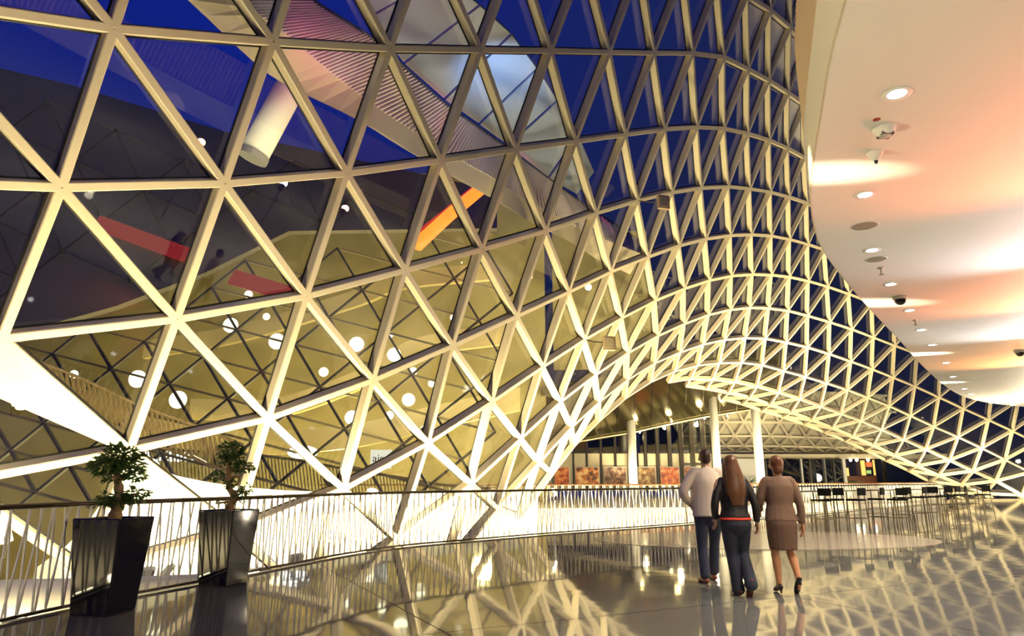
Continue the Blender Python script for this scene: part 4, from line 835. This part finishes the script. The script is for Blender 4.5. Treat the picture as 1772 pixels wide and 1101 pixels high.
def woman_jacket(loc, rz):
    t = thing('person','long-haired woman in black jacket and dark jeans walking away','person',loc,rz)
    hips={-1:V((-0.085,0,0.84)),1:V((0.085,0,0.84))}; knee={-1:V((-0.06,0.03,0.45)),1:V((0.09,0.06,0.46))}; ank={-1:V((-0.03,-0.04,0.09)),1:V((0.07,-0.20,0.16))}
    sh={-1:V((-0.165,0,1.30)),1:V((0.165,0,1.30))}; el={-1:V((-0.24,-0.03,1.05)),1:V((0.235,-0.05,1.05))}; wr={-1:V((-0.21,0.10,0.86)),1:V((0.27,0.02,0.83))}
    hc=V((-0.01,0.01,1.50)); m=MB(); head(m,hc,0.1,0.215)
    limb(m,[V((0,-0.01,1.28)),V((0,0,1.36)),V((0,0.0,1.44))],[0.055,0.048,0.052],3)
    limb(m,[V((0,0,0.82)),V((0,0,1.0)),V((0,0,1.15)),V((0,-0.01,1.28))],[(0.15,0.10),(0.115,0.085),(0.14,0.095),(0.13,0.08)],4,16,side=(1,0,0))
    for s in (-1,1):
        limb(m,[V((0,0,1.29)),sh[s],el[s],wr[s]],[0.05,0.044,0.034,0.024],4); hand(m,wr[s],wr[s]-el[s],V((0,-1,0)),s)
        limb(m,[hips[s],knee[s],ank[s]],[0.08,0.052,0.036],4); limb(m,[ank[s],ank[s]+V((0,0.11,-0.05))],[0.036,0.028],2)
    vox(m.build('body',SKIN,t),0.0085); eyes(t,hc,0.1)
    m=MB(); limb(m,[V((0,-0.005,0.875)),V((0,0,0.98)),V((0,0,1.12)),V((0,-0.01,1.24)),V((0,-0.01,1.31)),V((0,0,1.36))],[(0.185,0.135),(0.16,0.115),(0.17,0.12),(0.175,0.11),(0.145,0.085),(0.06,0.06)],4,18,side=(1,0,0),flat=True)
    for s in (-1,1): limb(m,[V((s*0.09,-0.01,1.29)),sh[s]+V((-s*0.012,0,-0.01)),el[s],wr[s]+(el[s]-wr[s])*0.08],[0.058,0.056,0.05,0.040],4)
    vox(m.build('jacket',mat('black_jacket',(0.010,0.008,0.008),0.5,bump=0.3,bscale=10),t),0.011)
    m=MB(); limb(m,[V((0,-0.003,0.855)),V((0,-0.003,0.885))],[(0.192,0.150),(0.186,0.142)],2,18,side=(1,0,0),flat=True); vox(m.build('top',mat('red_top',(0.72,0.055,0.02),0.7),t),0.011,2)
    m=MB(); limb(m,[V((0,0,0.86)),V((0,-0.01,0.80)),V((0,0,0.74))],[(0.172,0.128),(0.185,0.145),(0.15,0.12)],3,16,side=(1,0,0))
    for s in (-1,1): limb(m,[hips[s]+V((0,0,-0.02)),hips[s].lerp(knee[s],0.5),knee[s],knee[s].lerp(ank[s],0.5),ank[s]+V((0,0,-0.03))],[0.105,0.09,0.068,0.068,0.078],4,14)
    vox(m.build('jeans',mat('dark_jeans',(0.016,0.019,0.034),0.8,var=0.4,scale=5,bump=0.2,bscale=15),t),0.011)
    m=MB(); shoe(m,V((ank[-1].x,ank[-1].y,0)),(0,1,0),0.24,0.02); vox(m.build('shoe',mat('dark_red_shoe',(0.10,0.025,0.02),0.4),t),0.007,2)
    m=MB(); shoe(m,V((0,0,0)),(0,1,0),0.24,0.02); R_=Matrix.Rotation(-0.85,3,'X'); m.v=[tuple(R_@Vector(p)+V((ank[1].x,ank[1].y-0.03,0.11))) for p in m.v]; vox(m.build('shoe',mat('dark_red_shoe',(0,0,0)),t),0.007,2)
    m=MB(); m.ell(hc+V((0,-0.02,0.03)),(0.088,0.105,0.098),18,12); limb(m,[hc+V((0,-0.05,0.02)),V((0,-0.115,1.34)),V((0.0,-0.135,1.18)),V((0.005,-0.125,1.03))],[(0.085,0.07),(0.11,0.05),(0.115,0.038),(0.075,0.018)],5,18,side=(1,0,0))
    for s in (-1,1): limb(m,[hc+V((s*0.07,-0.01,0.0)),V((s*0.095,-0.05,1.33)),V((s*0.10,-0.10,1.15))],[0.035,0.04,0.02],4)
    o=vox(m.build('hair',HAIRB,t),0.009,3)
    return t
def woman_suit(loc, rz):
    t = thing('person','woman in brown blazer and knee-length skirt walking away','person',loc,rz)
    hips={-1:V((-0.085,0,0.85)),1:V((0.085,0,0.85))}; knee={-1:V((-0.095,0.03,0.47)),1:V((0.09,0.03,0.48))}; ank={-1:V((-0.085,0.0,0.11)),1:V((0.115,-0.10,0.17))}
    sh={-1:V((-0.17,0,1.31)),1:V((0.17,0,1.31))}; el={-1:V((-0.235,0.03,1.06)),1:V((0.235,-0.03,1.04))}; wr={-1:V((-0.19,0.2,0.95)),1:V((0.245,-0.02,0.80))}
    hc=V((0.0,0.02,1.50)); m=MB(); head(m,hc,-0.55,0.215)
    limb(m,[V((0,-0.01,1.28)),V((0,0,1.36)),V((0,0.01,1.44))],[0.055,0.047,0.05],3)
    limb(m,[V((0,0,0.82)),V((0,0,1.0)),V((0,0,1.15)),V((0,-0.01,1.28))],[(0.15,0.10),(0.115,0.085),(0.14,0.095),(0.13,0.08)],4,16,side=(1,0,0))
    for s in (-1,1):
        limb(m,[V((0,0,1.30)),sh[s],el[s],wr[s]],[0.05,0.044,0.034,0.024],4); hand(m,wr[s],wr[s]-el[s],V((0,-1,0)),s)
        limb(m,[hips[s],hips[s].lerp(knee[s],0.5),knee[s],knee[s].lerp(ank[s],0.35)+V((0,-0.015,0)),ank[s]],[0.085,0.07,0.05,0.052,0.032],4)
    limb(m,[ank[-1],ank[-1]+V((0,0.10,-0.075))],[0.034,0.03],2); limb(m,[ank[1],ank[1]+V((0.01,0.07,-0.11))],[0.034,0.03],2)
    vox(m.build('body',mat('tanned_skin',(0.60,0.27,0.12),0.45,var=0.06),t),0.0085); eyes(t,hc,-0.55)
    BR = mat('brown_tweed',(0.19,0.11,0.07),0.8,var=0.25,scale=30,bump=0.2,bscale=40)
    m=MB(); limb(m,[V((0,-0.005,0.83)),V((0,0,0.93)),V((0,0,1.03)),V((0,0,1.14)),V((0,-0.01,1.25)),V((0,-0.01,1.32)),V((0,0,1.37))],[(0.195,0.145),(0.18,0.13),(0.16,0.115),(0.175,0.125),(0.18,0.115),(0.145,0.085),(0.06,0.06)],4,18,side=(1,0,0),flat=True)
    for s in (-1,1): limb(m,[V((s*0.09,-0.01,1.30)),sh[s]+V((-s*0.012,0,-0.01)),el[s],wr[s]+(el[s]-wr[s])*0.1],[0.058,0.058,0.052,0.043],4)
    vox(m.build('blazer',BR,t),0.011)
    m=MB(); limb(m,[V((0,0,0.90)),V((0,-0.005,0.80)),V((0,0,0.65)),V((0,0,0.50))],[(0.165,0.125),(0.185,0.15),(0.178,0.145),(0.165,0.138)],4,18,side=(1,0,0),flat=True); vox(m.build('skirt',mat('brown_skirt',(0.14,0.075,0.048),0.8,var=0.2,scale=25),t),0.011,3)
    m=MB(); shoe(m,V((ank[-1].x,ank[-1].y,0)),(0,1,0),0.23,0.045,0.04); vox(m.build('pump',mat('dark_pump',(0.02,0.012,0.01),0.25),t),0.007,2)
    m=MB(); shoe(m,V((0,0,0)),(0,1,0),0.23,0.045,0.04); R_=Matrix.Rotation(-0.6,3,'X'); m.v=[tuple(R_@Vector(p)+V((ank[1].x,ank[1].y-0.03,0.085))) for p in m.v]; vox(m.build('pump',mat('dark_pump',(0,0,0)),t),0.007,2)
    m=MB(); m.ell(hc+V((0,-0.025,0.03)),(0.086,0.10,0.098),18,12); m.ell(hc+V((0,-0.06,-0.03)),(0.07,0.06,0.08),14,10); m.ell(hc+V((0.0,-0.09,0.055)),(0.045,0.04,0.045),12,8); vox(m.build('hair',mat('red_brown_hair',(0.16,0.055,0.02),0.4,stretch=(8,8,0.8),var=0.4),t),0.009,3)
    return t
man((2.66,9.60,0),0.0); woman_jacket((2.70,8.60,0),0.0); woman_suit((3.30,8.72,0),-0.05)

# ------------------------------------------------------------------ high tables and bar stools
def hi_table(lb, loc, rz, L):
    t = thing('high_table', lb, 'table', loc, rz, 'high tables along the railing')
    m = MB(); m.box((0,0,1.0),(L,0.45,0.035)); m.build('top', mat('dark_table_top',(0.10,0.07,0.04),0.3), t)
    for x in (-1,1):
        for y in (-1,1): m = MB(); m.box((x*(L/2-0.06),y*0.18,0.49),(0.03,0.03,0.98)); m.build('leg', mat('dull_steel',(0.22,0.18,0.12),0.35,metal=0.6), t)
    m = MB(); m.box((0,0.18,0.3),(L-0.12,0.02,0.02)); m.box((0,-0.18,0.3),(L-0.12,0.02,0.02)); m.build('footrest', mat('dull_steel',(0,0,0)), t)
SEATB = mat('black_seat',(0.004,0.004,0.004),0.8,ior=1.2)
def stool_proto(lb, loc, rz):
    t = thing('bar_stool', lb, 'stool', loc, rz, 'bar stools at the high tables')
    m = MB(); m.box((0,0,0.78),(0.38,0.38,0.05)); m.build('seat', SEATB, t)
    m = MB(); m.box((0,-0.18,1.0),(0.38,0.035,0.20)); m.build('backrest', SEATB, t)
    for x in (-1,1):
        for y in (-1,1):
            m = MB(); top = (x*0.16,y*0.16,1.0 if y<0 else 0.78); m.bar((x*0.21,y*0.21,0),top,0.022,0.022,(1,0,0) if False else (0,-1,0)); m.build('leg', mat('dull_steel',(0,0,0)), t)
    m = MB()
    for a,b in (((-.19,-.19),(.19,-.19)),((.19,-.19),(.19,.19)),((.19,.19),(-.19,.19)),((-.19,.19),(-.19,-.19))): m.bar((a[0],a[1],0.3),(b[0],b[1],0.3),0.018,0.018,(0,0,1))
    m.build('foot_ring', mat('dull_steel',(0,0,0)), t)
    return t
tb = [(1402,914,0.78),(1462,910,0.78),(1520,906,0.78),(1578,901,0.78),(1630,896,0.78),(1678,890,0.78)]
TP = [at_z(u,v,0) for u,v,_ in tb]; nt_ = len(TP)
for k,p in enumerate(TP): hi_table(ORD[k]+' narrow high table from the woman in brown', p, 0.74, 1.7)
st = [(1426,918,1),(1448,915,0),(1487,916,0),(1522,913,1),(1559,915,0),(1567,908,1),(1597,905,1),(1614,903,1),(1640,900,0),(1655,897,0),(1668,894,0),(1706,894,0)]
pr = None
for k,(u,v,_) in enumerate(st):
    p = at_z(u,v,0); lb = ORD[k]+' black bar stool from the woman in brown'; rz = 0.5+0.35*((k*37)%7-3)/3
    if pr is None: pr = stool_proto(lb,p,rz)
    else: dup(pr,p,rz,lb)
